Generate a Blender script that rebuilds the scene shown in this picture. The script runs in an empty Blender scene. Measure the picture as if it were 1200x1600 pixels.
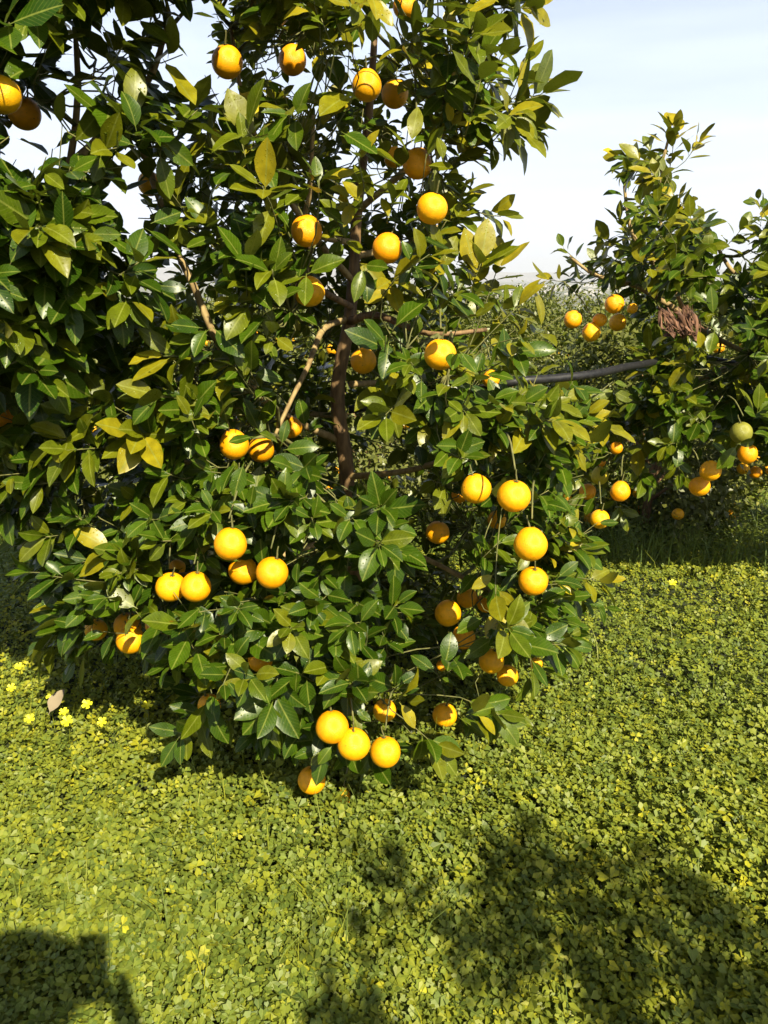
import bpy, bmesh, math, random
import numpy as np
from mathutils import Vector, Matrix

# ------------------------------------------------------------------ camera, sky, sun, exposure
S = bpy.context.scene
C = S.collection
PITCH = math.radians(16.4)
H = 1.55
F = 1244.0                       # focal length in pixels of the 1200x1600 photo
CP, SP = math.cos(PITCH), math.sin(PITCH)
SUN_EL = math.radians(42.0)
SUN_AZ = math.radians(24.6)      # sun behind and to the right of the viewer
SUNV = np.array([math.sin(SUN_AZ) * math.cos(SUN_EL), -math.cos(SUN_AZ) * math.cos(SUN_EL), math.sin(SUN_EL)])

cam_d = bpy.data.cameras.new("camera")
cam_d.sensor_fit = 'VERTICAL'; cam_d.sensor_height = 36.0; cam_d.lens = 36.0 * F / 1600.0
cam_d.clip_start = 0.02; cam_d.clip_end = 60000
cam = bpy.data.objects.new("camera", cam_d); C.objects.link(cam)
cam.location = (0, 0, H); cam.rotation_euler = (math.radians(90) - PITCH, 0, 0)
S.camera = cam

S.view_settings.view_transform = 'Standard'; S.view_settings.look = 'None'
S.view_settings.gamma = 1.0; S.view_settings.exposure = 1.18

world = bpy.data.worlds.new("World"); S.world = world; world.use_nodes = True
wn, wl = world.node_tree.nodes, world.node_tree.links
wn.clear()
wout = wn.new('ShaderNodeOutputWorld'); bg = wn.new('ShaderNodeBackground')
sky = wn.new('ShaderNodeTexSky'); sky.sky_type = 'NISHITA'; sky.sun_disc = False
sky.sun_elevation = SUN_EL; sky.sun_rotation = math.pi - SUN_AZ
sky.air_density = 1.0; sky.dust_density = 1.6; sky.ozone_density = 1.0
geo = wn.new('ShaderNodeTexCoord')
sep = wn.new('ShaderNodeSeparateXYZ'); wl.new(geo.outputs['Generated'], sep.inputs[0])
mp = wn.new('ShaderNodeMapping'); mp.inputs['Scale'].default_value = (1.2, 1.2, 11.0)
mp.inputs['Rotation'].default_value = (0.0, 0.10, 0.3)
wl.new(geo.outputs['Generated'], mp.inputs[0])
nz = wn.new('ShaderNodeTexNoise'); nz.inputs['Scale'].default_value = 1.6; nz.inputs['Detail'].default_value = 5; nz.inputs['Roughness'].default_value = 0.5
wl.new(mp.outputs[0], nz.inputs['Vector'])
cr = wn.new('ShaderNodeMapRange'); cr.inputs['From Min'].default_value = 0.40; cr.inputs['From Max'].default_value = 0.66
cr.inputs['To Max'].default_value = 0.7
wl.new(nz.outputs[0], cr.inputs[0])
# thin veil of cirrus, thickest low over the horizon
vr = wn.new('ShaderNodeMapRange'); vr.inputs['From Min'].default_value = 0.0; vr.inputs['From Max'].default_value = 0.60
vr.inputs['To Min'].default_value = 1.0; vr.inputs['To Max'].default_value = 0.0
wl.new(sep.outputs['Z'], vr.inputs[0])
mx = wn.new('ShaderNodeMath'); mx.operation = 'MAXIMUM'; wl.new(cr.outputs[0], mx.inputs[0]); wl.new(vr.outputs[0], mx.inputs[1])
av = wn.new('ShaderNodeMath'); av.operation = 'MULTIPLY_ADD'; av.inputs[1].default_value = 0.45
cf = wn.new('ShaderNodeMath'); cf.operation = 'MULTIPLY'; wl.new(cr.outputs[0], cf.inputs[0]); wl.new(vr.outputs[0], cf.inputs[1]); wl.new(cf.outputs[0], av.inputs[0])
vv = wn.new('ShaderNodeMath'); vv.operation = 'MULTIPLY'; vv.inputs[1].default_value = 0.90; wl.new(vr.outputs[0], vv.inputs[0])
wl.new(vv.outputs[0], av.inputs[2])
mixc = wn.new('ShaderNodeMix'); mixc.data_type = 'RGBA'
wl.new(av.outputs[0], mixc.inputs[0]); wl.new(sky.outputs[0], mixc.inputs[6])
mixc.inputs[7].default_value = (9.0, 10.1, 12.4, 1)
wl.new(mixc.outputs[2], bg.inputs[0]); bg.inputs[1].default_value = 0.054
wl.new(bg.outputs[0], wout.inputs[0])

sd = bpy.data.lights.new("sun", 'SUN'); sd.energy = 5.0; sd.angle = math.radians(0.55); sd.color = (1.0, 0.91, 0.66)
sun = bpy.data.objects.new("sun", sd); C.objects.link(sun)
sun.rotation_euler = Vector(SUNV).to_track_quat('Z', 'Y').to_euler(); sun.location = (3, -6, 8)

rng = np.random.default_rng(11)
random.seed(5)

# ------------------------------------------------------------------ helpers
def P(px, py, d):
    """photo pixel at optical depth d -> world point"""
    vx = (np.asarray(px, float) - 600) / F; vy = -(np.asarray(py, float) - 800) / F
    d = np.asarray(d, float)
    return np.stack([vx * d, d * (CP + vy * SP), H + d * (vy * CP - SP)], -1)

def depth_of(py, fwd):
    return fwd / (CP - (np.asarray(py, float) - 800) / F * SP)

def PF(px, py, fwd):
    return P(px, py, depth_of(py, fwd))

def project(p):
    p = np.asarray(p, float)
    y = p[..., 1]; z = p[..., 2] - H
    d = y * CP - z * SP; up = y * SP + z * CP
    return 600 + F * p[..., 0] / d, 800 - F * up / d, d

def unit(v):
    return v / np.maximum(np.linalg.norm(v, axis=-1, keepdims=True), 1e-9)

HY = [-1e5, 4.0, 5.2, 7, 12, 20, 60, 300, 1500, 1e5]
HZ = [0, 0, -0.28, -0.70, -1.35, -2.3, -6.5, -24, -55, -55]
def ground_z(x, y):
    x = np.asarray(x, float); y = np.asarray(y, float)
    b = np.interp(y, HY, HZ)
    near = np.exp(-np.hypot(x, y) / 14)
    return b + near * (0.022 * np.sin(2.1 * x + 1.3) * np.cos(1.7 * y + .4) + 0.016 * np.sin(4.3 * x - 2.2 * y) + .012 * np.cos(5.1 * y + 3 * x))

def tag(o, label=None, cat=None, group=None, kind=None):
    if label: o['label'] = label
    if cat: o['category'] = cat
    if group: o['group'] = group
    if kind: o['kind'] = kind
    return o

def mesh_np(name, V, Q, mat, parent=None, uv=None, attrs=None, smooth=True, mats=None, mi=None):
    me = bpy.data.meshes.new(name)
    V = np.ascontiguousarray(V, dtype=np.float32); Q = np.ascontiguousarray(Q, dtype=np.int32)
    k = Q.shape[1]
    me.vertices.add(len(V)); me.vertices.foreach_set('co', V.ravel())
    me.loops.add(Q.size); me.loops.foreach_set('vertex_index', Q.ravel())
    me.polygons.add(len(Q)); me.polygons.foreach_set('loop_start', np.arange(0, Q.size, k, dtype=np.int32))
    me.update(calc_edges=True)
    me.polygons.foreach_set('use_smooth', np.full(len(Q), smooth))
    if uv is not None:
        l = me.uv_layers.new(name='UVMap'); l.data.foreach_set('uv', np.ascontiguousarray(uv[Q.ravel()], dtype=np.float32).ravel())
    for an, av_ in (attrs or {}).items():
        a = me.attributes.new(an, 'FLOAT', 'POINT'); a.data.foreach_set('value', np.ascontiguousarray(av_, dtype=np.float32))
    for m in (mats or [mat]): me.materials.append(m)
    if mi is not None: me.polygons.foreach_set('material_index', np.asarray(mi, dtype=np.int32))
    me.update()
    o = bpy.data.objects.new(name, me); C.objects.link(o)
    if parent: o.parent = parent
    return o

class MB:
    """collects quads"""
    def __init__(s): s.V = []; s.Q = []; s.n = 0
    def add(s, V, Q):
        V = np.asarray(V, float); s.V.append(V); s.Q.append(np.asarray(Q) + s.n); s.n += len(V)
    def tube(s, pts, rad, sides=6, wob=0.0):
        pts = np.asarray(pts, float); n = len(pts)
        rad = np.broadcast_to(np.asarray(rad, float), (n,))
        t = unit(np.gradient(pts, axis=0))
        ref = np.array([0.3, 0.9, 0.1]) if abs(t[0][2]) > .8 else np.array([0, 0, 1.0])
        a = unit(np.cross(t, ref)); b = np.cross(t, a)
        ang = np.linspace(0, 2 * np.pi, sides, endpoint=False)
        R = rad[:, None] * (1 + wob * rng.uniform(-1, 1, (n, sides)))
        V = pts[:, None, :] + R[..., None] * (np.cos(ang)[None, :, None] * a[:, None, :] + np.sin(ang)[None, :, None] * b[:, None, :])
        V = V.reshape(-1, 3)
        i = np.arange(n - 1)[:, None] * sides; j = np.arange(sides)[None, :]; j2 = (j + 1) % sides
        Q = np.stack([i + j, i + j2, i + sides + j2, i + sides + j], -1).reshape(-1, 4)
        m = len(V)
        V = np.vstack([V, pts[:1], pts[-1:]])
        caps = []
        for q in range(0, sides, 1):
            q2 = (q + 1) % sides
            caps.append([m, q2, q, m]); caps.append([m + 1, (n - 1) * sides + q, (n - 1) * sides + q2, m + 1])
        # degenerate-free caps: use tris stored as quads with a midpoint
        mids = []
        CQ = []
        base = len(V)
        for c in caps:
            mid = (V[c[1]] + V[c[2]]) / 2; mids.append(mid)
            CQ.append([c[0], c[1], base + len(mids) - 1, c[2]])
        V = np.vstack([V, mids])
        s.add(V, np.vstack([Q, CQ]))
    def build(s, name, mat, parent=None, smooth=True):
        return mesh_np(name, np.vstack(s.V), np.vstack(s.Q), mat, parent, smooth=smooth)

def smooth_path(pts, n):
    pts = np.asarray(pts, float); m = len(pts)
    d = np.r_[0, np.cumsum(np.linalg.norm(np.diff(pts, axis=0), axis=1))]
    t = np.linspace(0, d[-1], n)
    out = []
    for tt in t:
        i = min(max(np.searchsorted(d, tt) - 1, 0), m - 2)
        p0 = pts[max(i - 1, 0)]; p1 = pts[i]; p2 = pts[i + 1]; p3 = pts[min(i + 2, m - 1)]
        u = (tt - d[i]) / max(d[i + 1] - d[i], 1e-9)
        out.append(.5 * ((2 * p1) + (-p0 + p2) * u + (2 * p0 - 5 * p1 + 4 * p2 - p3) * u * u + (-p0 + 3 * p1 - 3 * p2 + p3) * u ** 3))
    return np.array(out)

def empty(name, loc=(0, 0, 0)):
    o = bpy.data.objects.new(name, None); C.objects.link(o); o.location = loc; o.empty_display_size = .1
    return o

# ------------------------------------------------------------------ materials
def newmat(name):
    m = bpy.data.materials.new(name); m.use_nodes = True
    n = m.node_tree.nodes; n.clear()
    out = n.new('ShaderNodeOutputMaterial'); p = n.new('ShaderNodeBsdfPrincipled')
    m.node_tree.links.new(p.outputs[0], out.inputs[0])
    return m, n, m.node_tree.links, p, out

def ramp(n, stops, interp='LINEAR'):
    r = n.new('ShaderNodeValToRGB'); r.color_ramp.interpolation = interp
    e = r.color_ramp.elements
    while len(e) < len(stops): e.new(0.5)
    for i, (p, c) in enumerate(stops):
        e[i].position = p; e[i].color = (*c, 1)
    return r

def leaf_material(name, stops, back, trans=0.2, rough=0.33, drops=True, spec=0.5, tcol=(0.22, 0.30, 0.02)):
    m, n, l, p, out = newmat(name)
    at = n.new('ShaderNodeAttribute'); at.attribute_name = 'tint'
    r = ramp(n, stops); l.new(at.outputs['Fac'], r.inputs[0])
    uvn = n.new('ShaderNodeUVMap'); sp = n.new('ShaderNodeSeparateXYZ'); l.new(uvn.outputs[0], sp.inputs[0])
    ab = n.new('ShaderNodeMath'); ab.operation = 'ABSOLUTE'; l.new(sp.outputs['Y'], ab.inputs[0])
    rib = n.new('ShaderNodeMapRange'); rib.inputs['From Min'].default_value = 0.035; rib.inputs['From Max'].default_value = 0.10
    rib.inputs['To Min'].default_value = 0.55; rib.inputs['To Max'].default_value = 0; l.new(ab.outputs[0], rib.inputs[0])
    # side veins: chevrons x - 0.35|y|
    vs = n.new('ShaderNodeMath'); vs.operation = 'MULTIPLY_ADD'; vs.inputs[1].default_value = -0.28
    l.new(ab.outputs[0], vs.inputs[0]); l.new(sp.outputs['X'], vs.inputs[2])
    sn = n.new('ShaderNodeMath'); sn.operation = 'MULTIPLY'; sn.inputs[1].default_value = 62; l.new(vs.outputs[0], sn.inputs[0])
    si = n.new('ShaderNodeMath'); si.operation = 'SINE'; l.new(sn.outputs[0], si.inputs[0])
    vm = n.new('ShaderNodeMapRange'); vm.inputs['From Min'].default_value = 0.82; vm.inputs['From Max'].default_value = 1.0
    vm.inputs['To Max'].default_value = 0.22; l.new(si.outputs[0], vm.inputs[0])
    ad = n.new('ShaderNodeMath'); ad.operation = 'MAXIMUM'; l.new(rib.outputs[0], ad.inputs[0]); l.new(vm.outputs[0], ad.inputs[1])
    mxv = n.new('ShaderNodeMix'); mxv.data_type = 'RGBA'; l.new(ad.outputs[0], mxv.inputs[0]); l.new(r.outputs[0], mxv.inputs[6])
    mxv.inputs[7].default_value = (0.20, 0.22, 0.04, 1)
    # blotchy tone inside a leaf
    tc = n.new('ShaderNodeTexCoord')
    no = n.new('ShaderNodeTexNoise'); no.inputs['Scale'].default_value = 45; no.inputs['Detail'].default_value = 3; l.new(tc.outputs['Object'], no.inputs['Vector'])
    mr = n.new('ShaderNodeMapRange'); mr.inputs['From Min'].default_value = .3; mr.inputs['From Max'].default_value = .7
    mr.inputs['To Min'].default_value = 0.78; mr.inputs['To Max'].default_value = 1.2; l.new(no.outputs[0], mr.inputs[0])
    hs = n.new('ShaderNodeHueSaturation'); l.new(mxv.outputs[2], hs.inputs['Color']); l.new(mr.outputs[0], hs.inputs['Value'])
    g = n.new('ShaderNodeNewGeometry')
    mb = n.new('ShaderNodeMix'); mb.data_type = 'RGBA'
    bf = n.new('ShaderNodeMath'); bf.operation = 'MULTIPLY'; bf.inputs[1].default_value = 0.75; l.new(g.outputs['Backfacing'], bf.inputs[0])
    l.new(bf.outputs[0], mb.inputs[0]); l.new(hs.outputs[0], mb.inputs[6]); mb.inputs[7].default_value = (*back, 1)
    l.new(mb.outputs[2], p.inputs['Base Color'])
    p.inputs['Specular IOR Level'].default_value = spec
    if drops:
        vo = n.new('ShaderNodeTexVoronoi'); vo.inputs['Scale'].default_value = 130; l.new(tc.outputs['Object'], vo.inputs['Vector'])
        dr = n.new('ShaderNodeMapRange'); dr.inputs['From Min'].default_value = .10; dr.inputs['From Max'].default_value = .26
        dr.inputs['To Min'].default_value = 1; dr.inputs['To Max'].default_value = 0; l.new(vo.outputs['Distance'], dr.inputs[0])
        rr = n.new('ShaderNodeMapRange'); rr.inputs['To Min'].default_value = rough; rr.inputs['To Max'].default_value = 0.08
        l.new(dr.outputs[0], rr.inputs[0]); l.new(rr.outputs[0], p.inputs['Roughness'])
        bu = n.new('ShaderNodeBump'); bu.inputs['Strength'].default_value = 0.55; bu.inputs['Distance'].default_value = 0.0012
        sm = n.new('ShaderNodeMath'); sm.operation = 'MULTIPLY_ADD'; sm.inputs[1].default_value = .8
        l.new(dr.outputs[0], sm.inputs[0]); l.new(no.outputs[0], sm.inputs[2]); l.new(sm.outputs[0], bu.inputs['Height'])
        l.new(bu.outputs[0], p.inputs['Normal'])
    else:
        p.inputs['Roughness'].default_value = rough
    tr = n.new('ShaderNodeBsdfTranslucent'); tr.inputs[0].default_value = (*tcol, 1)
    ms = n.new('ShaderNodeMixShader'); ms.inputs[0].default_value = trans
    l.new(p.outputs[0], ms.inputs[1]); l.new(tr.outputs[0], ms.inputs[2]); l.new(ms.outputs[0], out.inputs[0])
    return m

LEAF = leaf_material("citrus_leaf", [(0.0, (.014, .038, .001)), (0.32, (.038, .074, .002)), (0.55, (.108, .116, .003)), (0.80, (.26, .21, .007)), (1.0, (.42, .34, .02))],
                     (.09, .095, .010), trans=.12, rough=.34, spec=.25)
LEAF_FAR = leaf_material("orchard_leaf", [(0.0, (.022, .050, .004)), (0.5, (.085, .105, .006)), (1.0, (.34, .28, .03))],
                         (.13, .14, .035), trans=.15, rough=.4, drops=False)
CLOVER = leaf_material("clover_leaf", [(0.0, (.045, .080, .014)), (0.4, (.130, .172, .024)), (0.75, (.240, .255, .018)), (1.0, (.40, .37, .015))],
                       (.12, .17, .035), trans=.25, rough=.5, drops=False, spec=.3, tcol=(.30, .36, .02))

def bark_material(name, a, b):
    m, n, l, p, out = newmat(name)
    tc = n.new('ShaderNodeTexCoord'); mp_ = n.new('ShaderNodeMapping'); mp_.inputs['Scale'].default_value = (60, 60, 14)
    l.new(tc.outputs['Object'], mp_.inputs[0])
    no = n.new('ShaderNodeTexNoise'); no.inputs['Scale'].default_value = 1; no.inputs['Detail'].default_value = 6; l.new(mp_.outputs[0], no.inputs['Vector'])
    r = ramp(n, [(.35, a), (.65, b)]); l.new(no.outputs[0], r.inputs[0]); l.new(r.outputs[0], p.inputs['Base Color'])
    bu = n.new('ShaderNodeBump'); bu.inputs['Strength'].default_value = .6; bu.inputs['Distance'].default_value = .004
    l.new(no.outputs[0], bu.inputs['Height']); l.new(bu.outputs[0], p.inputs['Normal']); p.inputs['Roughness'].default_value = .75
    return m
BARK = bark_material("bark", (.085, .048, .020), (.25, .150, .065))
TWIG = bark_material("green_twig", (.075, .085, .02), (.16, .15, .045))
LIMB = bark_material("limb_bark", (.20, .13, .05), (.36, .26, .11))
DRY = bark_material("dry_brown", (.05, .020, .012), (.20, .095, .052))

def peel_material(name, c1, c2):
    m, n, l, p, out = newmat(name)
    oi = n.new('ShaderNodeObjectInfo'); tc = n.new('ShaderNodeTexCoord')
    r = ramp(n, [(0, c1), (1, c2)]); l.new(oi.outputs['Random'], r.inputs[0])
    no = n.new('ShaderNodeTexNoise'); no.inputs['Scale'].default_value = 3.0; no.inputs['Detail'].default_value = 4; l.new(tc.outputs['Object'], no.inputs['Vector'])
    mr = n.new('ShaderNodeMapRange'); mr.inputs['From Min'].default_value = .3; mr.inputs['From Max'].default_value = .7
    mr.inputs['To Min'].default_value = .86; mr.inputs['To Max'].default_value = 1.1; l.new(no.outputs[0], mr.inputs[0])
    hs = n.new('ShaderNodeHueSaturation'); l.new(r.outputs[0], hs.inputs['Color']); l.new(mr.outputs[0], hs.inputs['Value'])
    nb = n.new('ShaderNodeTexNoise'); nb.inputs['Scale'].default_value = 5.5; nb.inputs['Detail'].default_value = 6; l.new(tc.outputs['Object'], nb.inputs['Vector'])
    ofs = n.new('ShaderNodeMath'); ofs.operation = 'MULTIPLY'; ofs.inputs[1].default_value = 40; l.new(oi.outputs['Random'], ofs.inputs[0])
    nb.noise_dimensions = '4D'; l.new(ofs.outputs[0], nb.inputs['W'])
    bm_ = n.new('ShaderNodeMapRange'); bm_.inputs['From Min'].default_value = .66; bm_.inputs['From Max'].default_value = .72; bm_.inputs['To Max'].default_value = .75; l.new(nb.outputs[0], bm_.inputs[0])
    mxb = n.new('ShaderNodeMix'); mxb.data_type = 'RGBA'; l.new(bm_.outputs[0], mxb.inputs[0]); l.new(hs.outputs[0], mxb.inputs[6]); mxb.inputs[7].default_value = (.22, .10, .02, 1)
    l.new(mxb.outputs[2], p.inputs['Base Color'])
    vo = n.new('ShaderNodeTexVoronoi'); vo.inputs['Scale'].default_value = 26; l.new(tc.outputs['Object'], vo.inputs['Vector'])
    bu = n.new('ShaderNodeBump'); bu.inputs['Strength'].default_value = .28; bu.inputs['Distance'].default_value = .02
    l.new(vo.outputs['Distance'], bu.inputs['Height']); l.new(bu.outputs[0], p.inputs['Normal'])
    p.inputs['Roughness'].default_value = .40; p.inputs['Specular IOR Level'].default_value = .45
    return m
PEEL = peel_material("orange_peel", (.88, .34, .001), (.92, .45, .002))
PEEL_G = peel_material("unripe_peel", (.55, .42, .02), (.60, .50, .03))
PEEL_GR = peel_material("green_peel", (.22, .22, .03), (.25, .24, .03))

# ------------------------------------------------------------------ leaves
ROW_S = np.array([-.13, 0, .12, .3, .5, .7, .87, 1.0])
ROW_W = np.array([.035, .05, .52, .88, 1.0, .82, .45, .02])
NR = len(ROW_S)
_u = np.repeat(ROW_S, 3); _v = np.tile([-1.0, 0, 1.0], NR); _w = np.repeat(ROW_W, 3)
_Q = []
for i_ in range(NR - 1):
    for j_ in range(2):
        a_ = i_ * 3 + j_
        _Q.append([a_, a_ + 3, a_ + 4, a_ + 1])
LQ = np.array(_Q)

def leaf_geo(Pb, D, N, L, W, curl, fold, tint):
    n = len(Pb)
    D = unit(D); N = unit(N - (N * D).sum(-1, keepdims=True) * D); Sd = np.cross(N, D)
    x = L[:, None] * _u[None]
    cu = np.where(_u > 0, _u, 0)[None]
    wav = rng.uniform(-1, 1, (n, 1)) * .10 * np.sin(_u[None] * 9 + rng.uniform(0, 6, (n, 1))) * _v[None]
    z = -curl[:, None] * L[:, None] * cu ** 2 + W[:, None] * .5 * _w[None] * (fold[:, None] * np.abs(_v)[None] + wav * 2)
    # bend: leaf curves away, keep length roughly
    x = x * (1 - .35 * np.abs(curl[:, None]) * cu ** 2)
    y = W[:, None] * .5 * _w[None] * _v[None] * (1 - .25 * np.abs(fold[:, None]))
    V = Pb[:, None] + x[..., None] * D[:, None] + y[..., None] * Sd[:, None] + z[..., None] * N[:, None]
    Q = (np.arange(n)[:, None, None] * (NR * 3) + LQ[None]).reshape(-1, 4)
    uv = np.stack([np.tile(_u, n), np.tile(_v * np.maximum(_w, .1), n)], -1)
    tt = np.repeat(tint, NR * 3)
    return V.reshape(-1, 3), Q, uv, tt

def leaf_object(name, parts, mat, parent, keep=None):
    Pb, D, N, L, W, cu, fo, ti = [np.concatenate([p[k] for p in parts]) for k in range(8)]
    if keep is not None:
        k = keep(Pb + unit(D) * (L * .5)[:, None], L)
        Pb, D, N, L, W, cu, fo, ti = Pb[k], D[k], N[k], L[k], W[k], cu[k], fo[k], ti[k]
    V, Q, uv, tt = leaf_geo(Pb, D, N, L, W, cu, fo, ti)
    return mesh_np(name, V, Q, mat, parent, uv=uv, attrs={'tint': tt})

def shoot_leaves(base, axis, length, n, size, tint, droop=.35, spread=1.0, wide=.5):
    """leaves set spirally round a twig, crowded at its tip"""
    axis = unit(axis); ref = np.array([0.2, 0.1, 1.0]) if abs(axis[2]) < .9 else np.array([1.0, .2, 0])
    a = unit(np.cross(axis, ref)); b = np.cross(axis, a)
    k = np.arange(n); t = 1 - (k / max(n, 1)) ** 1.3 * .95
    ang = k * 2.39996 + rng.uniform(0, 6.28)
    el = np.radians(28 + 50 * (k / n) + rng.uniform(-12, 12, n)) * spread     # tip leaves point more forward
    rad = np.cos(ang)[:, None] * a + np.sin(ang)[:, None] * b
    D = np.cos(el)[:, None] * axis + np.sin(el)[:, None] * rad
    D = D + np.array([0, 0, -1.0]) * (droop * rng.uniform(.3, 1.2, (n, 1))) + rng.normal(0, .12, (n, 3))
    D = unit(D)
    Pb = base + axis * (length * t)[:, None] + rad * .004 + D * .008
    N = axis * 1.0 + np.array([.12, -.30, .75]) + rng.normal(0, .32, (n, 3))
    L = size * rng.uniform(.72, 1.18, n) * (1 - .18 * (k == 0))
    W = L * rng.uniform(wide * .88, wide * 1.18, n)
    cu = rng.uniform(-.05, .34, n); fo = rng.uniform(.02, .42, n)
    ti = np.clip(tint + rng.normal(0, .10, n) - .10 * (k / n), 0, 1)
    return Pb, D, N, L, W, cu, fo, ti

# polygon helpers
def in_poly(x, y, poly):
    p = np.asarray(poly, float); c = np.zeros(len(x), bool); j = len(p) - 1
    for i in range(len(p)):
        xi, yi = p[i]; xj, yj = p[j]
        if yi != yj:
            c ^= ((yi > y) != (yj > y)) & (x < (xj - xi) * (y - yi) / (yj - yi) + xi)
        j = i
    return c
def edge_dist(x, y, poly):
    p = np.asarray(poly, float); best = np.full(len(x), 1e9)
    for i in range(len(p)):
        a = p[i]; b = p[(i + 1) % len(p)]; ab = b - a
        t = np.clip(((x - a[0]) * ab[0] + (y - a[1]) * ab[1]) / max((ab ** 2).sum(), 1e-9), 0, 1)
        best = np.minimum(best, np.hypot(x - a[0] - t * ab[0], y - a[1] - t * ab[1]))
    return best

SKYGAPS = [[(268, 5), (325, 25), (335, 120), (300, 150), (262, 110)], [(-10, 190), (60, 205), (130, 180), (135, 215), (60, 275), (0, 265)],
 [(140, 275), (205, 290), (240, 340), (205, 375), (165, 350)], [(150, 15), (210, 25), (210, 60), (160, 45)], [(15, 60), (70, 55), (60, 100), (15, 110)], [(90, 60), (130, 90), (125, 130), (95, 110)],
 [(445, 115), (520, 120), (515, 145), (450, 150)], [(540, 55), (595, 45), (600, 70), (560, 80)], [(640, 20), (690, 10), (690, 40)], [(705, 235), (745, 260), (722, 290)]]
def clump_noise(p):
    return (math.sin(9.1 * p[0] + 3 * math.sin(5.3 * p[2])) + math.sin(8.3 * p[2] + 2.5 * math.sin(6.1 * p[1] + 1)) + math.sin(10.7 * p[1] + 4.0 * p[0])) / 2.2

def sample_crown(poly, n, fwd_c, tmax, E, gaps=(), mind=.045, inset=26, front=.6, axisx=None):
    """n shoot bases spread through a rounded crown volume whose outline, seen from the viewpoint, is poly"""
    p = np.asarray(poly, float); lo, hi = p.min(0), p.max(0)
    out = []; tries = 0
    while len(out) < n and tries < 140:
        tries += 1
        x = rng.uniform(lo[0], hi[0], 600); y = rng.uniform(lo[1], hi[1], 600)
        e = edge_dist(x, y, poly); ok = in_poly(x, y, poly) & (e > inset)
        x, y, e = x[ok], y[ok], e[ok]
        T = tmax * np.sqrt(1 - (1 - np.minimum(e / E, 1)) ** 2)
        r = rng.uniform(0, 1, len(x))
        u = np.where(r < front, -rng.uniform(.62, 1.12, len(x)), rng.uniform(-.75, 1.0, len(x)))
        keepg = np.ones(len(x), bool)
        for gp, ulim in gaps:
            keepg &= ~(in_poly(x, y, gp) & (u < ulim))
        for gp in SKYGAPS: keepg &= ~(in_poly(x, y, gp) | (edge_dist(x, y, gp) < 22))
        x, y, T, u = x[keepg], y[keepg], T[keepg], u[keepg]
        fw = fwd_c(y) + T * u
        q = PF(x, y, fw)
        for k in range(len(q)):
            if clump_noise(q[k]) < rng.uniform(-.75, -.05): continue
            if q[k][2] < ground_z(q[k][0], q[k][1]) + .05: continue
            if out and np.min(np.linalg.norm(np.array(out) - q[k], axis=1)) < mind: continue
            out.append(q[k])
            if len(out) >= n: break
    return np.array(out)

def crown_parts(bases, centre, tintf, size=.082, nl=(6, 10), up=.35, droop=.35, lenr=(.06, .16), wide=.51):
    parts = []; tw = []
    for b in bases:
        o = b - centre(b); o = unit(o)
        ax = unit(o + np.array([0, 0, up]) + rng.normal(0, .38, 3))
        ln = rng.uniform(*lenr); n = rng.integers(*nl)
        tb = tintf(b) + rng.normal(0, .13)
        parts.append(shoot_leaves(b, ax, ln, n, size * rng.uniform(.72, 1.22), tb, droop=droop, wide=wide))
        tw.append((b, ax, ln))
    return parts, tw

def twig_network(mb, tw, limbs, nodes=70, centre=None):
    """joins each shoot to a side branch and each side branch to the nearest limb"""
    L = np.vstack(limbs)
    B = np.array([t[0] for t in tw])
    idx = rng.choice(len(B), min(nodes, len(B)), replace=False)
    nd = []
    for i in idx:
        near = L[np.argmin(np.linalg.norm(L - B[i], axis=1))]
        q = near + (B[i] - near) * .62
        nd.append(q)
        mid = (near + q) / 2 + rng.normal(0, .02, 3) + np.array([0, 0, -.02])
        mb.tube(smooth_path([near, mid, q], 6), np.linspace(.0070, .0030, 6), 5, .1)
    nd = np.array(nd)
    for b, ax, ln in tw:
        k = np.argmin(np.linalg.norm(nd - b, axis=1)); q = nd[k]
        if np.linalg.norm(q - b) > 1.5: q = b - ax * .2
        mid = (q + b) / 2 - ax * .03 + rng.normal(0, .012, 3)
        pts = smooth_path([q, mid, b, b + ax * ln], 7)
        mb.tube(pts, np.linspace(.0026, .0013, 7), 4)

# ------------------------------------------------------------------ the ground, the plain, the hills
def ground_material():
    m, n, l, p, out = newmat("soil_and_moss")
    tc = n.new('ShaderNodeTexCoord')
    no = n.new('ShaderNodeTexNoise'); no.inputs['Scale'].default_value = 9; no.inputs['Detail'].default_value = 8; l.new(tc.outputs['Object'], no.inputs['Vector'])
    r = ramp(n, [(.35, (.012, .016, .006)), (.6, (.024, .034, .009)), (.75, (.04, .034, .016))]); l.new(no.outputs[0], r.inputs[0])
    fa = n.new('ShaderNodeTexNoise'); fa.inputs['Scale'].default_value = .012; fa.inputs['Detail'].default_value = 9; fa.inputs['Roughness'].default_value = .65
    l.new(tc.outputs['Object'], fa.inputs['Vector'])
    r2 = ramp(n, [(.35, (.05, .075, .03)), (.5, (.10, .105, .05)), (.62, (.20, .17, .11)), (.72, (.07, .09, .04))]); l.new(fa.outputs[0], r2.inputs[0])
    s = n.new('ShaderNodeSeparateXYZ'); l.new(tc.outputs['Object'], s.inputs[0])
    mr = n.new('ShaderNodeMapRange'); mr.inputs['From Min'].default_value = 20; mr.inputs['From Max'].default_value = 60; l.new(s.outputs['Y'], mr.inputs[0])
    mi = n.new('ShaderNodeMix'); mi.data_type = 'RGBA'; l.new(mr.outputs[0], mi.inputs[0]); l.new(r.outputs[0], mi.inputs[6]); l.new(r2.outputs[0], mi.inputs[7])
    l.new(mi.outputs[2], p.inputs['Base Color']); p.inputs['Roughness'].default_value = .9
    bu = n.new('ShaderNodeBump'); bu.inputs['Strength'].default_value = .5; bu.inputs['Distance'].default_value = .02
    l.new(no.outputs[0], bu.inputs['Height']); l.new(bu.outputs[0], p.inputs['Normal'])
    return m
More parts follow.
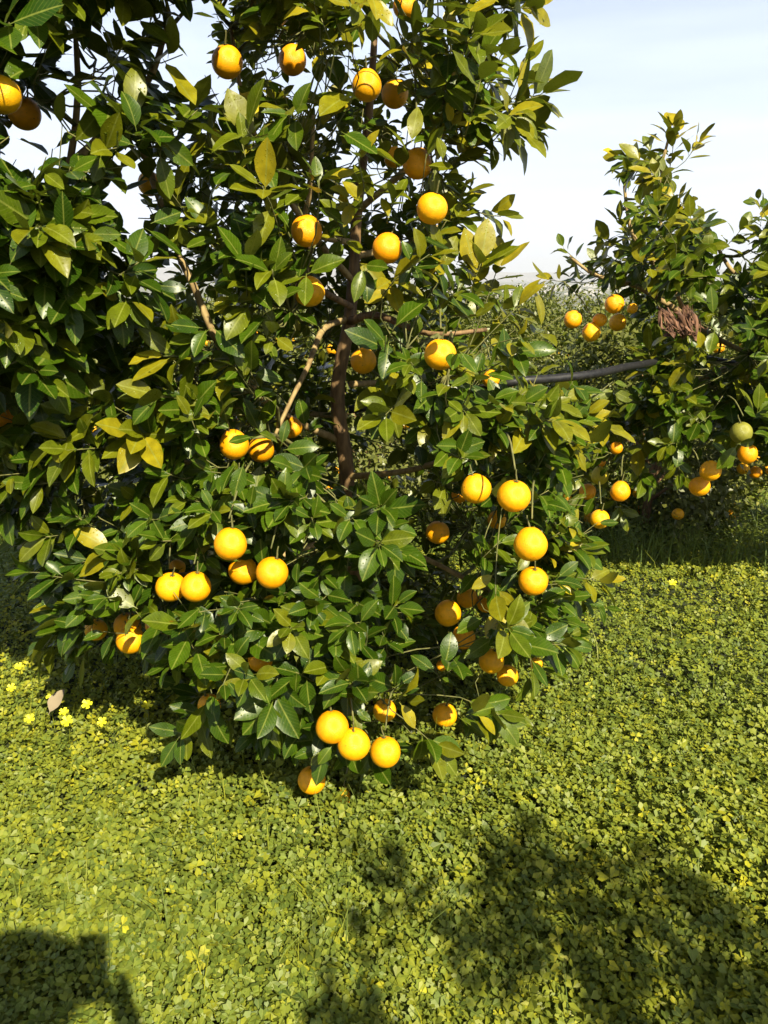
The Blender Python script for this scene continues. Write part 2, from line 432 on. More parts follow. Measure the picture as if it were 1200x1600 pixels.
rings = np.concatenate([np.linspace(0.15, 14, 90), np.geomspace(14.5, 24000, 70)])
SEC = 144
an = np.linspace(0, 2 * np.pi, SEC, endpoint=False)
gx = (rings[:, None] * np.sin(an)[None]).ravel(); gy = (rings[:, None] * np.cos(an)[None]).ravel()
GV = np.stack([gx, gy, ground_z(gx, gy)], -1)
i = np.arange(len(rings) - 1)[:, None] * SEC; j = np.arange(SEC)[None]; j2 = (j + 1) % SEC
GQ = np.stack([i + j, i + SEC + j, i + SEC + j2, i + j2], -1).reshape(-1, 4)
cidx = len(GV); GV = np.vstack([GV, [0, 0, float(ground_z(0, 0))]])
capq = np.array([[cidx, (k * 2) % SEC, (k * 2 + 1) % SEC, (k * 2 + 2) % SEC] for k in range(SEC // 2)])
GQ = np.vstack([GQ, capq])
tag(mesh_np("ground", GV, GQ, ground_material()), kind='structure')

def hill_material():
    m, n, l, p, out = newmat("dry_hills")
    tc = n.new('ShaderNodeTexCoord'); no = n.new('ShaderNodeTexNoise'); no.inputs['Scale'].default_value = .0015; no.inputs['Detail'].default_value = 8
    l.new(tc.outputs['Object'], no.inputs['Vector'])
    r = ramp(n, [(.35, (.13, .12, .11)), (.65, (.24, .21, .19))]); l.new(no.outputs[0], r.inputs[0]); l.new(r.outputs[0], p.inputs['Base Color'])
    p.inputs['Roughness'].default_value = .95
    return m
def ridge(y0, y1, hmax, seed):
    nx, ny = 160, 26
    xs = np.linspace(-15000, 15000, nx); ys = np.linspace(y0, y1, ny)
    X, Y = np.meshgrid(xs, ys)
    r = np.random.default_rng(seed); Z = np.zeros_like(X)
    for k in range(9):
        f = 2.0 ** (k * .6) / 14000; ph = r.uniform(0, 6.28, 2); th = r.uniform(-.6, .6)
        Z += np.sin(6.28 * f * (X * math.cos(th) + Y * math.sin(th)) + ph[0]) / 2 ** (k * .55)
    Z = (Z - Z.min()) / (Z.max() - Z.min())
    prof = np.sin(np.pi * (Y - y0) / (y1 - y0)) ** .8
    Zz = -60 + prof * hmax * (.55 + .45 * Z)
    V = np.stack([X, Y, Zz], -1).reshape(-1, 3)
    a = (np.arange(ny - 1)[:, None] * nx + np.arange(nx - 1)[None]).ravel()
    return V, np.stack([a, a + 1, a + nx + 1, a + nx], -1)
HM = hill_material()
V, Q = ridge(12500, 17500, 260, 3)
tag(mesh_np("hills", V, Q, HM), kind='structure')

# distant town: far too many far-off houses to count, a pale speckle on the plain
def plain_material(name, col, rough=.8):
    m, n, l, p, out = newmat(name)
    tc = n.new('ShaderNodeTexCoord'); no = n.new('ShaderNodeTexNoise'); no.inputs['Scale'].default_value = 12; no.inputs['Detail'].default_value = 5
    l.new(tc.outputs['Object'], no.inputs['Vector'])
    r = ramp(n, [(.3, tuple(c * .85 for c in col)), (.7, tuple(min(1, c * 1.1) for c in col))]); l.new(no.outputs[0], r.inputs[0]); l.new(r.outputs[0], p.inputs['Base Color'])
    p.inputs['Roughness'].default_value = rough
    return m
mb = MB()
for k in range(700):
    y = rng.uniform(2600, 6500); x = y * rng.uniform(-.1, .5); w, d, h = rng.uniform(10, 30), rng.uniform(10, 20), rng.uniform(4, 8)
    z = -56.0
    v = np.array([[sx * w / 2 + x, sy * d / 2 + y, z + sz * h] for sz in (0, 1) for sy in (-1, 1) for sx in (-1, 1)])
    v = np.vstack([v, [[x - w / 2, y, z + h * 1.35], [x + w / 2, y, z + h * 1.35]]])
    mb.add(v, [[0, 1, 5, 4], [2, 6, 7, 3], [0, 4, 6, 2], [1, 3, 7, 5], [4, 5, 9, 8], [6, 8, 9, 7]])
tag(mb.build("distant_town", plain_material("town_render", (.36, .34, .32)), smooth=False), label="pale speckle of a distant town on the hazy plain", cat="town", kind='stuff')

# ------------------------------------------------------------------ fruit
def fruit_mesh(name, mat, seed, pear=0.0):
    r = np.random.default_rng(seed); nu, nv = 32, 22
    V = []; 
    for a in range(1, nv):
        th = math.pi * a / nv
        for b in range(nu):
            ph = 2 * math.pi * b / nu
            rr = 1 + .012 * math.sin(2 * ph + seed) * math.sin(th) + .01 * math.sin(3 * th + seed)
            x, y, z = math.sin(th) * math.cos(ph), math.sin(th) * math.sin(ph), math.cos(th)
            dim = .055 * math.exp(-(th / .26) ** 2) * (1 + .35 * math.cos(5 * ph)) + .03 * math.exp(-((math.pi - th) / .16) ** 2)
            nk = 1 + pear * max(0, z) ** 2 * .5
            V.append([x * rr * (1 - pear * max(0, z) * .25), y * rr * (1 - pear * max(0, z) * .25), z * (.99 * nk) - dim * np.sign(z)])
    V.append([0, 0, .93]); V.append([0, 0, -.955]); V = np.array(V)
    Q = []
    for a in range(nv - 2):
        for b in range(nu):
            Q.append([a * nu + b, (a + 1) * nu + b, (a + 1) * nu + (b + 1) % nu, a * nu + (b + 1) % nu])
    t, bt = len(V) - 2, len(V) - 1; o = (nv - 2) * nu
    for b in range(0, nu, 2):
        Q.append([t, b, b + 1, (b + 2) % nu]); Q.append([bt, o + (b + 2) % nu, o + b + 1, o + b])
    ob = mesh_np(name, V, np.array(Q), mat); me = ob.data; bpy.data.objects.remove(ob)
    return me
FM = [fruit_mesh("orange", PEEL, s, pr) for s, pr in ((1, 0), (2, .05), (3, .18), (5, 0))]
FM_Y = fruit_mesh("orange", PEEL_G, 4, .45); FM_G = fruit_mesh("orange", PEEL_GR, 6, .05)
# stalk with its little star calyx
mb = MB()
mb.tube(smooth_path([[0, 0, .90], [.02, 0, 1.15], [.10, .03, 1.45], [.12, .04, 1.75]], 7), np.linspace(.07, .04, 7), 6)
for k in range(5):
    a = k * 2 * math.pi / 5; c, s_ = math.cos(a), math.sin(a); t = np.array([-s_, c, 0]); rdl = np.array([c, s_, 0])
    b0 = np.array([0, 0, .965])
    mb.add([b0 - t * .05, b0 + t * .05, b0 + rdl * .17 + t * .04 + [0, 0, .045], b0 + rdl * .17 - t * .04 + [0, 0, .045]], [[0, 1, 2, 3]])
_o = mb.build("stalk", TWIG); STALK = _o.data; bpy.data.objects.remove(_o)

fruits = []     # (world centre, radius, lit, tree)
def orange(px, py, dpx, label, tree, lit=1.0, diam=.082, mesh=None, depth=None, group=None, tilt=.35, name="orange", stalk=True):
    d = depth or diam * F / dpx
    r = dpx * d / F / 2
    p = P(px, py, d)
    o = bpy.data.objects.new(name, mesh or FM[len(fruits) % 4]); C.objects.link(o)
    o.location = p; o.scale = (r * random.uniform(.96, 1.03), r * random.uniform(.96, 1.03), r * random.uniform(.95, 1.04))
    o.rotation_euler = (random.uniform(-tilt, tilt), random.uniform(-tilt, tilt), random.uniform(0, 6.28))
    tag(o, label, "orange", group)
    if stalk:
        s_ = bpy.data.objects.new("stalk", STALK); C.objects.link(s_); s_.parent = o
    fruits.append((p, r, lit, tree, o))
    return o

GM = "oranges on the big tree in front"
M = [
 (355, 97, 48, "lone orange beside the sky gap at the top left of the big tree", 1),
 (457, 94, 44, "orange high in the crown, second from the left in the top row", 1),
 (573, 134, 47, "orange high up with a leaf bending over its top, left of a pair", 1),
 (617, 147, 42, "orange half covered by leaves, right one of the pair high in the crown", .7),
 (633, 10, 40, "topmost orange, cut by the upper edge and crossed by leaves", .5),
 (616, 246, 32, "partly shaded orange left of the dark brownish one in the upper crown", .5),
 (652, 256, 46, "dark brownish shaded orange above the bright one at the crown's right edge", .25),
 (675, 326, 50, "bright orange hanging on a thin bare stalk near the crown's upper right edge", 1),
 (479, 361, 50, "bright full orange hanging above another one left of the trunk line", 1),
 (605, 388, 47, "bright orange with a dark spot and leaf shadows, right of the upper trunk", 1),
 (483, 456, 48, "orange with a slanting band of sunlight, directly under a bright full one", .6),
 (568, 564, 42, "shaded deep orange hanging just right of the trunk", .35),
 (688, 554, 50, "orange below the arching branch, its top half lit and its base shaded", .6),
 (767, 592, 28, "small orange behind leaves at the left end of the black hose", .6),
 (366, 695, 47, "round bright orange, left one of two at mid height left of the trunk", 1),
 (408, 702, 42, "bright orange touching the right side of a rounder one left of the trunk", 1),
 (455, 668, 34, "orange mostly hidden behind a hanging leaf left of the trunk", .4),
 (360, 850, 52, "large bright orange on top of a cluster of three left of centre", 1),
 (380, 892, 46, "orange with a leaf across it, lower left of the cluster of three", .7),
 (425, 895, 50, "bright round orange, lower right of the cluster of three", 1),
 (267, 917, 47, "left one of two touching oranges on the left side, cut by a dark leaf", 1),
 (306, 917, 48, "right one of two touching oranges on the left side, its right side shaded", 1),
 (277, 887, 26, "small dull orange peeping out above two touching ones", .7),
 (150, 984, 35, "small shaded orange behind a thin leaf, lowest fruit far left", .4),
 (199, 978, 42, "dark shaded orange above and behind a half lit one at lower left", .15),
 (204, 1000, 44, "orange lit only on its lower half at the lower left of the tree", .8),
 (239, 978, 24, "sliver of shaded orange behind leaves right of the lower left pair", .2),
 (407, 1031, 38, "orange split by hanging leaves below the cluster of three", .6),
 (327, 1102, 36, "orange peeping out below a shiny wet leaf near the grass", .6),
 (519, 1136, 50, "bright orange, left one of the low bunch near the grass", 1),
 (553, 1163, 50, "bright orange, middle one of the low bunch near the grass", 1),
 (602, 1175, 48, "orange with a leaf shadow, right one of the low bunch near the grass", .9),
 (601, 1110, 36, "orange under pale leaves just above the low bunch", .8),
 (695, 1117, 38, "orange hanging by itself low down, right of the low bunch", .8),
 (744, 764, 48, "bright orange partly under hanging leaves, left neighbour of the big one on the right", 1),
 (718, 773, 26, "small shaded orange tucked behind the left side of a bright one", .4),
 (803, 775, 53, "big bright orange with a brown stalk end on the right side of the tree", 1),
 (777, 812, 30, "small shaded orange just below the big bright one on the right", .3),
 (829, 851, 53, "big bright orange at the right edge, below the one with a brown stalk end", 1),
 (833, 908, 46, "orange crossed by leaf shadows, right under the big one at the right edge", .7),
 (684, 832, 36, "dim orange deep in the dark hollow with one lit patch", .3),
 (700, 958, 42, "dark shaded orange in the hollow, its right half behind a leaf", .1),
 (724, 996, 38, "dark shaded orange in the hollow, below and right of another", .1),
 (730, 934, 32, "dim orange high in the dark hollow beside a yellow green shoot", .1),
 (760, 942, 30, "dim orange directly behind the wet yellow green shoot", .1),
 (768, 1033, 40, "dark shaded orange low on the right, above pale hanging leaves", .15),
 (793, 1056, 34, "dark orange at the lower right, partly under a grey green leaf", .15),
 (838, 1037, 20, "tiny lit glimpse of an orange behind leaves at the lower right edge", .6),
 (690, 1040, 17, "thin lit sliver of an orange in the dark gap above the low right fruit", .4),
]
for px, py, dd, lab, lit in M:
    dep = None
    if dd < 38: dep = .074 * F / max(dd, 33)
    orange(px, py, dd, lab, 'main', lit, depth=dep, group=GM)
orange(487, 1219, 44, "yellowish orange lying low in the clover under the tree", 'main', .6, depth=2.34, group=GM)
orange(537, 1246, 24, "small orange bit lying in the clover at the tree's lowest tip", 'main', .6, depth=2.42, group=GM)
GL = "oranges on the left tree"
orange(3, 148, 58, "orange cut by the left edge, upper one of a pair among dark leaves", 'left', .9, group=GL)
orange(38, 177, 50, "orange right beside the one cut by the left edge, a leaf over its lower side", 'left', .6, group=GL)
orange(234, 287, 38, "small orange with a dark twig shadow down its middle, under the upper left leaves", 'left', .8, group=GL, diam=.076)
orange(3, 650, 44, "dark shaded orange at the left edge at mid height", 'left', .1, group=GL)
GR = "oranges on the right tree"
for px, py, dd, lab, lit, ms in [
 (960, 475, 30, "highest orange of the cluster on the right tree, a dark line across it", .9, None),
 (895, 499, 29, "leftmost orange of the right tree's cluster, blotched with leaf shadows", .8, None),
 (924, 519, 29, "clean bright orange, lowest of the right tree's cluster", 1, None),
 (965, 504, 27, "half hidden orange directly below the highest one of the right tree's cluster", .6, None),
 (937, 500, 22, "shaded orange between the others of the right tree's cluster", .3, None),
 (988, 482, 17, "small orange at the right end of the right tree's cluster", .6, None),
 (937, 744, 27, "greenish yellow pear shaped fruit hanging by the main tree's right edge", 1, FM_Y),
 (969, 768, 31, "yellow orange right of the greenish pear shaped one", .9, None),
 (918, 768, 26, "orange half behind leaves left of the greenish pear shaped one", .5, None),
 (937, 811, 31, "lone round orange hanging lowest below the greenish one", 1, None),
 (963, 700, 20, "narrow strip of orange behind a leaf above the greenish fruit", .6, None),
 (1110, 736, 33, "dull shaded orange, upper one of two under the right tree", .1, None),
 (1093, 760, 32, "dull shaded orange, lower one of two under the right tree", .1, None),
 (1168, 709, 31, "dull shaded orange near the right edge under the right tree", .1, None),
 (1158, 676, 33, "green unripe fruit hanging near the right edge", .9, FM_G),
]:
    orange(px, py, dd, lab, 'right', lit, mesh=ms, depth=(.082 * F / dd if dd > 25 else .076 * F / 27), group=GR)

HOSE = smooth_path([PF(545, 640, 2.93), PF(700, 618, 2.95), PF(800, 597, 2.85), PF(860, 592, 2.9), (PF(930, 584, 3.0)), PF(1000, 570, 3.3), PF(1100, 560, 4.0), PF(1280, 600, 4.05)], 60)
HOSE_CLEAR = [(c_, .012) for c_ in HOSE if 800 < project(c_)[0] < 985]
CLUMP_CLEAR = [(P(a_, b_, 3.28), .035) for a_, b_ in ((1035, 500), (1058, 500), (1080, 512), (1058, 480))]
CLEAR = list(HOSE_CLEAR)      # bare stretches of trunk and limb that the photo shows between the leaves
def make_keep(tree, seg_cam=.75, seg_sun=.55):
    Fs = fruits if tree != 'right' else [f for f in fruits if f[3] == tree]
    camp = np.array([0, 0, H])
    def keep(Cn, L):
        k = np.ones(len(Cn), bool); jit = rng.uniform(0, 1, len(Cn))
        for c, r, lit, t, o in Fs:
            for tgt, seg, pr, rm in ((unit(camp - c), seg_cam if t == tree else 2.4, .97 if lit > .85 else .86, r * .95 + (.020 if lit < .7 else (.055 if t == 'left' else .036))), (SUNV, seg_sun, lit, r * (.35 + .60 * lit) + .010)):
                v = Cn - c; s = np.clip(v @ tgt, 0, seg); dist = np.linalg.norm(v - s[:, None] * tgt, axis=1)
                k &= ~((dist < rm) & (jit < pr))
            k &= ~(np.linalg.norm(Cn - c, axis=1) < r + .008)
        for c, r in (CLEAR if tree == 'main' else HOSE_CLEAR + CLUMP_CLEAR):
            for tgt, seg, pr in ((unit(camp - c), .8, .93), (SUNV, .7, .75)):
                v = Cn - c; s = np.clip(v @ tgt, 0, seg); dist = np.linalg.norm(v - s[:, None] * tgt, axis=1)
                k &= ~((dist < r + .028) & (jit < pr))
        if tree in ('main', 'left'):
            qx, qy, _d = project(Cn)
            for gp in SKYGAPS: k &= ~(in_poly(qx, qy, gp) & (jit < .95))
        return k
    return keep

# ------------------------------------------------------------------ main tree
main = empty("orange_tree", (float(PF(560, 1000, 2.85)[0]), 2.85, 0))
tag(main, "big young orange tree laden with fruit, filling the left and centre", "orange tree")
OM = np.array(main.location)
POLY_MAIN = [(290, -160), (800, -160), (805, 20), (770, 120), (830, 170), (810, 230), (750, 300), (735, 350), (735, 420), (770, 470), (835, 505), (905, 570),
             (945, 650), (905, 700), (890, 770), (915, 840), (925, 920), (880, 990), (830, 1060), (760, 1100), (690, 1165), (615, 1180), (520, 1200), (455, 1150),
             (380, 1150), (300, 1140), (230, 1050), (130, 1040), (75, 975), (60, 860), (-40, 850), (-60, 640), (60, 570), (180, 540), (250, 430), (215, 330), (240, 200), (330, 190), (310, 80), (355, 20)]
GAPS_MAIN = [
 ([(495, 420), (600, 420), (590, 600), (600, 760), (505, 760), (480, 600)], .0),
 ([(600, 790), (740, 800), (760, 900), (720, 1060), (610, 1050), (590, 900)], .45),
 ([(140, 725), (235, 715), (245, 800), (150, 800)], .4),
 ([(100, 1000), (300, 1010), (330, 1090), (240, 1080)], .6),
 ([(275, 400), (345, 410), (345, 520), (300, 520)], .1),
 ([(585, 470), (710, 480), (700, 530), (590, 520)], -.1),
 ([(440, 500), (520, 500), (480, 640), (440, 640)], -.3),
 ([(60, 560), (220, 560), (215, 650), (90, 650)], .8),
 ([(790, 545), (960, 545), (960, 610), (790, 620)], 1.1),
]
def fc_main(y):
    return np.interp(y, [-200, 0, 900, 1050, 1270], [2.80, 2.78, 2.72, 2.45, 2.12])
tr = smooth_path(np.vstack([[PF(562, 1085, 2.86)], PF([560, 556, 546, 541, 528, 529, 545, 552, 558, 575, 585, 592], [1000, 900, 800, 730, 640, 590, 505, 440, 330, 190, 60, -90],
                 np.array([2.85, 2.84, 2.82, 2.80, 2.79, 2.79, 2.78, 2.8, 2.8, 2.78, 2.78, 2.76]))]), 46)
tr[0][2] = -0.06
limb_px = [
 [(545, 503, 2.77), (585, 492, 2.66), (630, 508, 2.52), (662, 520, 2.40), (700, 522, 2.35), (760, 515, 2.4)],
 [(535, 690, 2.80), (430, 640, 2.65), (345, 545, 2.45), (333, 522, 2.42), (302, 445, 2.42), (282, 405, 2.42), (245, 300, 2.45), (215, 210, 2.5)],
 [(540, 500, 2.77), (505, 515, 2.65), (480, 575, 2.50), (455, 625, 2.42), (430, 680, 2.36)],
 [(543, 745, 2.80), (640, 735, 2.6), (750, 700, 2.45), (860, 675, 2.5)],
 [(545, 770, 2.81), (430, 760, 2.6), (260, 715, 2.45), (110, 700, 2.4), (40, 690, 2.4)],
 [(553, 860, 2.83), (505, 900, 2.5), (498, 950, 2.25), (515, 1010, 2.15), (550, 1100, 2.1)],
 [(550, 820, 2.82), (680, 880, 2.6), (790, 940, 2.5), (850, 980, 2.6)],
 [(549, 830, 2.82), (400, 880, 2.5), (270, 900, 2.4), (150, 920, 2.45)],
 [(552, 440, 2.8), (470, 340, 2.6), (390, 190, 2.5), (360, 40, 2.55)],
 [(558, 330, 2.8), (650, 250, 2.6), (735, 150, 2.5), (790, 20, 2.6)],
 [(555, 400, 2.8), (640, 380, 2.95), (720, 330, 3.1)],
 [(548, 600, 2.79), (640, 600, 3.05), (760, 620, 3.2)],
 [(540, 650, 2.8), (440, 640, 3.1), (330, 600, 3.2)],
 [(556, 380, 2.8), (480, 360, 2.45), (484, 300, 2.35), (490, 180, 2.3)],
 [(550, 480, 2.78), (484, 440, 2.45), (484, 400, 2.3), (482, 380, 2.25)],
]
t_ = MB(); t_.tube(tr - OM, np.interp(np.linspace(0, 1, 46), [0, .1, .45, .6, 1], [.040, .031, .026, .021, .006]), 12, .10)
t_.build("trunk", BARK, main)
limbs = [tr]
for li, lp in enumerate(limb_px):
    q = smooth_path([PF(a, b, c) for a, b, c in lp], 18); limbs.append(q)
    mb = MB(); mb.tube(q - OM, np.linspace(.014 if li in (0, 1) else .012, .0085 if li == 1 else .0055, 18), 8, .10)
    mb.build("branch", BARK if li in (0, 5, 14) else LIMB, main)
for q_, a_, b_ in ((tr, 560, 750), (limbs[2], 400, 530), (limbs[1], 480, 530), (limbs[3], 500, 660)):
    yy_ = project(q_)[1]
    CLEAR += [(c_, .012) for c_ in q_[(yy_ > a_) & (yy_ < b_)]]
ax_main = lambda b: np.array([OM[0] - .02, fc_main(project(b)[1]) + .06, min(max(b[2] * .8 + .1, .45), 1.9)])
bases = sample_crown(POLY_MAIN, 1220, fc_main, .66, 190, GAPS_MAIN, mind=.042, front=.52)
back = sample_crown(POLY_MAIN, 420, lambda y: fc_main(y) + .36, .42, 150, (), mind=.05, inset=60, front=.0)
bases = np.vstack([bases, back])
bases = bases[(project(bases)[1] > 380) | (rng.uniform(0, 1, len(bases)) < .92)]
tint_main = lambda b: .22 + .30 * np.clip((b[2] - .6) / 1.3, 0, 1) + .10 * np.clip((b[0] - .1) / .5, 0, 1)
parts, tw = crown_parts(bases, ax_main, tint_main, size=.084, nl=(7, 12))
# shoots that stand out in the photo: pixel, distance forward, direction (right, back, up), length, leaves, leaf size, tint
def extra(lst):
    for px, py, fw, d, ln, n, sz, ti, dr in lst:
        b = PF(px, py, fw); d = unit(np.array(d, float))
        parts.append(shoot_leaves(b, d, ln, n, sz, ti, droop=dr)); tw.append((b, d, ln))
extra([
 (790, 165, 2.35, (1, -.1, .25), .10, 8, .115, .62, .05), (770, 205, 2.35, (1, -.2, -.1), .09, 8, .095, .6, .2), (775, 60, 2.5, (.6, 0, 1), .12, 8, .075, .4, .1),
 (740, 330, 2.4, (1, -.3, -.2), .08, 7, .08, .62, .2), (725, 480, 2.3, (.3, -.3, .9), .14, 9, .105, .66, .05), (760, 470, 2.35, (.3, -.1, 1), .10, 8, .10, .72, .05),
 (820, 530, 2.4, (.9, -.2, .6), .12, 8, .10, .6, .1), (860, 690, 2.3, (.9, -.5, .1), .12, 9, .10, .68, .3), (820, 660, 2.15, (.6, -.7, .2), .10, 9, .105, .62, .35),
 (880, 830, 2.4, (.9, -.3, .2), .12, 10, .085, .70, .3), (885, 900, 2.4, (.9, -.2, -.1), .12, 10, .08, .72, .3), (775, 880, 1.98, (-.1, -.8, -.4), .12, 9, .085, .74, .5),
 (780, 910, 2.0, (.0, -.7, -.6), .12, 9, .085, .70, .6), (820, 980, 2.15, (.1, -.5, -.8), .14, 9, .09, .35, .6), (725, 640, 2.1, (-.1, -.8, .1), .06, 9, .085, .45, .6),
 (720, 690, 2.05, (.0, -.8, -.2), .08, 9, .10, .40, .7), (385, 985, 2.0, (.2, -.9, .0), .10, 9, .105, .30, .5), (560, 940, 2.1, (.0, -1, .3), .10, 8, .115, .22, .6),
 (540, 830, 2.2, (.2, -1, .4), .08, 8, .12, .2, .5), (600, 850, 2.2, (.4, -1, .1), .08, 7, .115, .2, .6), (475, 740, 2.15, (-.2, -1, .3), .10, 9, .10, .25, .3),
 (330, 560, 2.05, (-1, -.5, .1), .12, 9, .115, .55, .2), (300, 620, 2.05, (-.7, -.7, .1), .10, 8, .10, .5, .3), (600, 610, 2.3, (.1, -.9, .2), .08, 6, .12, .45, .5),
 (220, 860, 2.1, (-.3, -.9, .0), .06, 10, .105, .38, .7), (210, 920, 2.1, (-.4, -.6, -.6), .08, 9, .10, .38, .6), (140, 690, 2.1, (-.4, -.8, .2), .10, 9, .105, .58, .4),
 (220, 680, 2.1, (.3, -.9, .2), .08, 9, .105, .60, .5), (330, 1060, 1.95, (.0, -.7, -.7), .08, 7, .105, .3, .6), (440, 1040, 1.9, (-.1, -.8, -.4), .12, 9, .11, .32, .6),
 (540, 1060, 1.9, (.2, -.9, .0), .10, 9, .10, .34, .5), (120, 830, 2.15, (-.5, -.8, .1), .10, 9, .10, .5, .4), (600, 1090, 1.85, (.5, -.6, .2), .10, 8, .09, .6, .4),
 (720, 1090, 2.0, (.7, -.5, -.1), .12, 8, .10, .42, .5), (545, 1135, 1.98, (.0, -.3, -.9), .06, 9, .09, .42, .4), (480, 1120, 2.0, (-.3, -.4, -.8), .07, 8, .085, .38, .4),
 (640, 1130, 1.95, (.6, -.5, -.3), .10, 8, .095, .5, .4), (110, 960, 2.3, (-.5, -.2, -.6), .14, 7, .10, .45, .5),
])
for c, r, lit, t, o in fruits:
    if t == 'main' and lit <= .35:  # extra shoots added on the sunward side to shade the dim fruit
        for dd_, of in ((.17, .02), (.30, -.02)):
            b = c + SUNV * dd_ + np.array([of, .05, .03]); d = unit(np.array([.3, -.4, .5]) + rng.normal(0, .3, 3))
            parts.append(shoot_leaves(b, d, .08, 10, .085, .35, droop=.3)); tw.append((b, d, .08))
_kt = make_keep('main')(np.array([t[0] + t[1] * t[2] * .5 for t in tw]), None)
tw_mb = MB()
twig_network(tw_mb, [t for t, k_ in zip(tw, _kt) if k_], limbs, 130)
for c, r, lit, t, o in fruits:
    if t == 'main':
        near = min((b for b, a, l in tw), key=lambda b: np.linalg.norm(b - (c + np.array([0, .10, .12]))) + (.5 if b[1] < c[1] + .02 else 0))
        top = c + np.array([0, 0, r * 1.6])
        if np.linalg.norm(near - top) > .22: near = top + np.array([rng.uniform(-.05, .05), .13, .06])
        tw_mb.tube(smooth_path([near, (near + top) / 2 + [0, .01, .02], top], 6), np.linspace(.0035, .0022, 6), 5)
tw_mb.V = [v - OM for v in tw_mb.V]
tw_mb.build("twigs", TWIG, main)
parts2 = [(p[0] - OM, *p[1:]) for p in parts]
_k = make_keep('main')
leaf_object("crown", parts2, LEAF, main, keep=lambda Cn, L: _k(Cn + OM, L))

# ------------------------------------------------------------------ generic polygon tree for the left and right neighbours
def side_tree(label, foot, poly, n, fc, tmax, E, gaps, limb_pts, tint, extras, treekey, size=.084, nodes=50, trunk_r=.045, cz=(.6, 1.9), nl=(6, 10), mind=.05, front=.6, thin=1.0):
    root = empty("orange_tree", (foot[0], foot[1], float(ground_z(foot[0], foot[1])))); tag(root, label, "orange tree")
    O = np.array(root.location)
    top = limb_pts[0]
    q = smooth_path([O + [0, 0, -.08], *top], 24)
    mb = MB(); mb.tube(q - O, np.linspace(trunk_r, .012, 24), 10, .1); mb.build("trunk", BARK, root)
    lm = [q]
    for lp in limb_pts[1:]:
        s = smooth_path(lp, 14); lm.append(s)
        mb = MB(); mb.tube(s - O, np.linspace(.016, .006, 14), 7, .1); mb.build("branch", LIMB, root)
    bs = sample_crown(poly, n, fc, tmax, E, gaps, mind=mind, front=front)
    bs = bs[(project(bs)[1] > 400) | (rng.uniform(0, 1, len(bs)) < thin)]
    cx = top[0][0]
    cen = lambda b: np.array([cx, foot[1], min(max(b[2] * .8 + .1, cz[0]), cz[1])])
    pt, tws = crown_parts(bs, cen, tint, size=size, nl=nl)
    for px, py, fw, d, ln, nn, sz, ti, dr in extras:
        b = PF(px, py, fw); d = unit(np.array(d, float)); pt.append(shoot_leaves(b, d, ln, nn, sz, ti, droop=dr)); tws.append((b, d, ln))
    for c, r, lit, t, o in fruits:
        if t == treekey and lit <= .15:  # leaf shoots put between sun and dull fruit to keep it dark
            for dd_, of in ((.15, .02), (.26, -.02)):
                b = c + SUNV * dd_ + np.array([of, .05, .03]); d = unit(np.array([.3, -.4, .5]) + rng.normal(0, .3, 3))
                pt.append(shoot_leaves(b, d, .08, 11, .095, .35, droop=.3)); tws.append((b, d, .08))
    _kt = make_keep(treekey)(np.array([t[0] + t[1] * t[2] * .5 for t in tws]), None)
    m2 = MB(); twig_network(m2, [t for t, k_ in zip(tws, _kt) if k_], lm, int(nodes * 1.5))
    for c, r, lit, t, o in fruits:
        if t == treekey:
            near = min((b for b, a, l in tws), key=lambda b: np.linalg.norm(b - (c + np.array([0, .10, .12]))) + (.5 if b[1] < c[1] + .02 else 0))
            topf = c + np.array([0, 0, r * 1.6])
            if np.linalg.norm(near - topf) > .22: near = topf + np.array([rng.uniform(-.05, .05), .13, .06])
            m2.tube(smooth_path([near, (near + topf) / 2 + [0, .01, .02], topf], 6), np.linspace(.0035, .0022, 6), 5)
    m2.V = [v - O for v in m2.V]; m2.build("twigs", TWIG, root)
    kk = make_keep(treekey)
    leaf_object("crown", [(p[0] - O, *p[1:]) for p in pt], LEAF, root, keep=lambda Cn, L: kk(Cn + O, L))
    return root

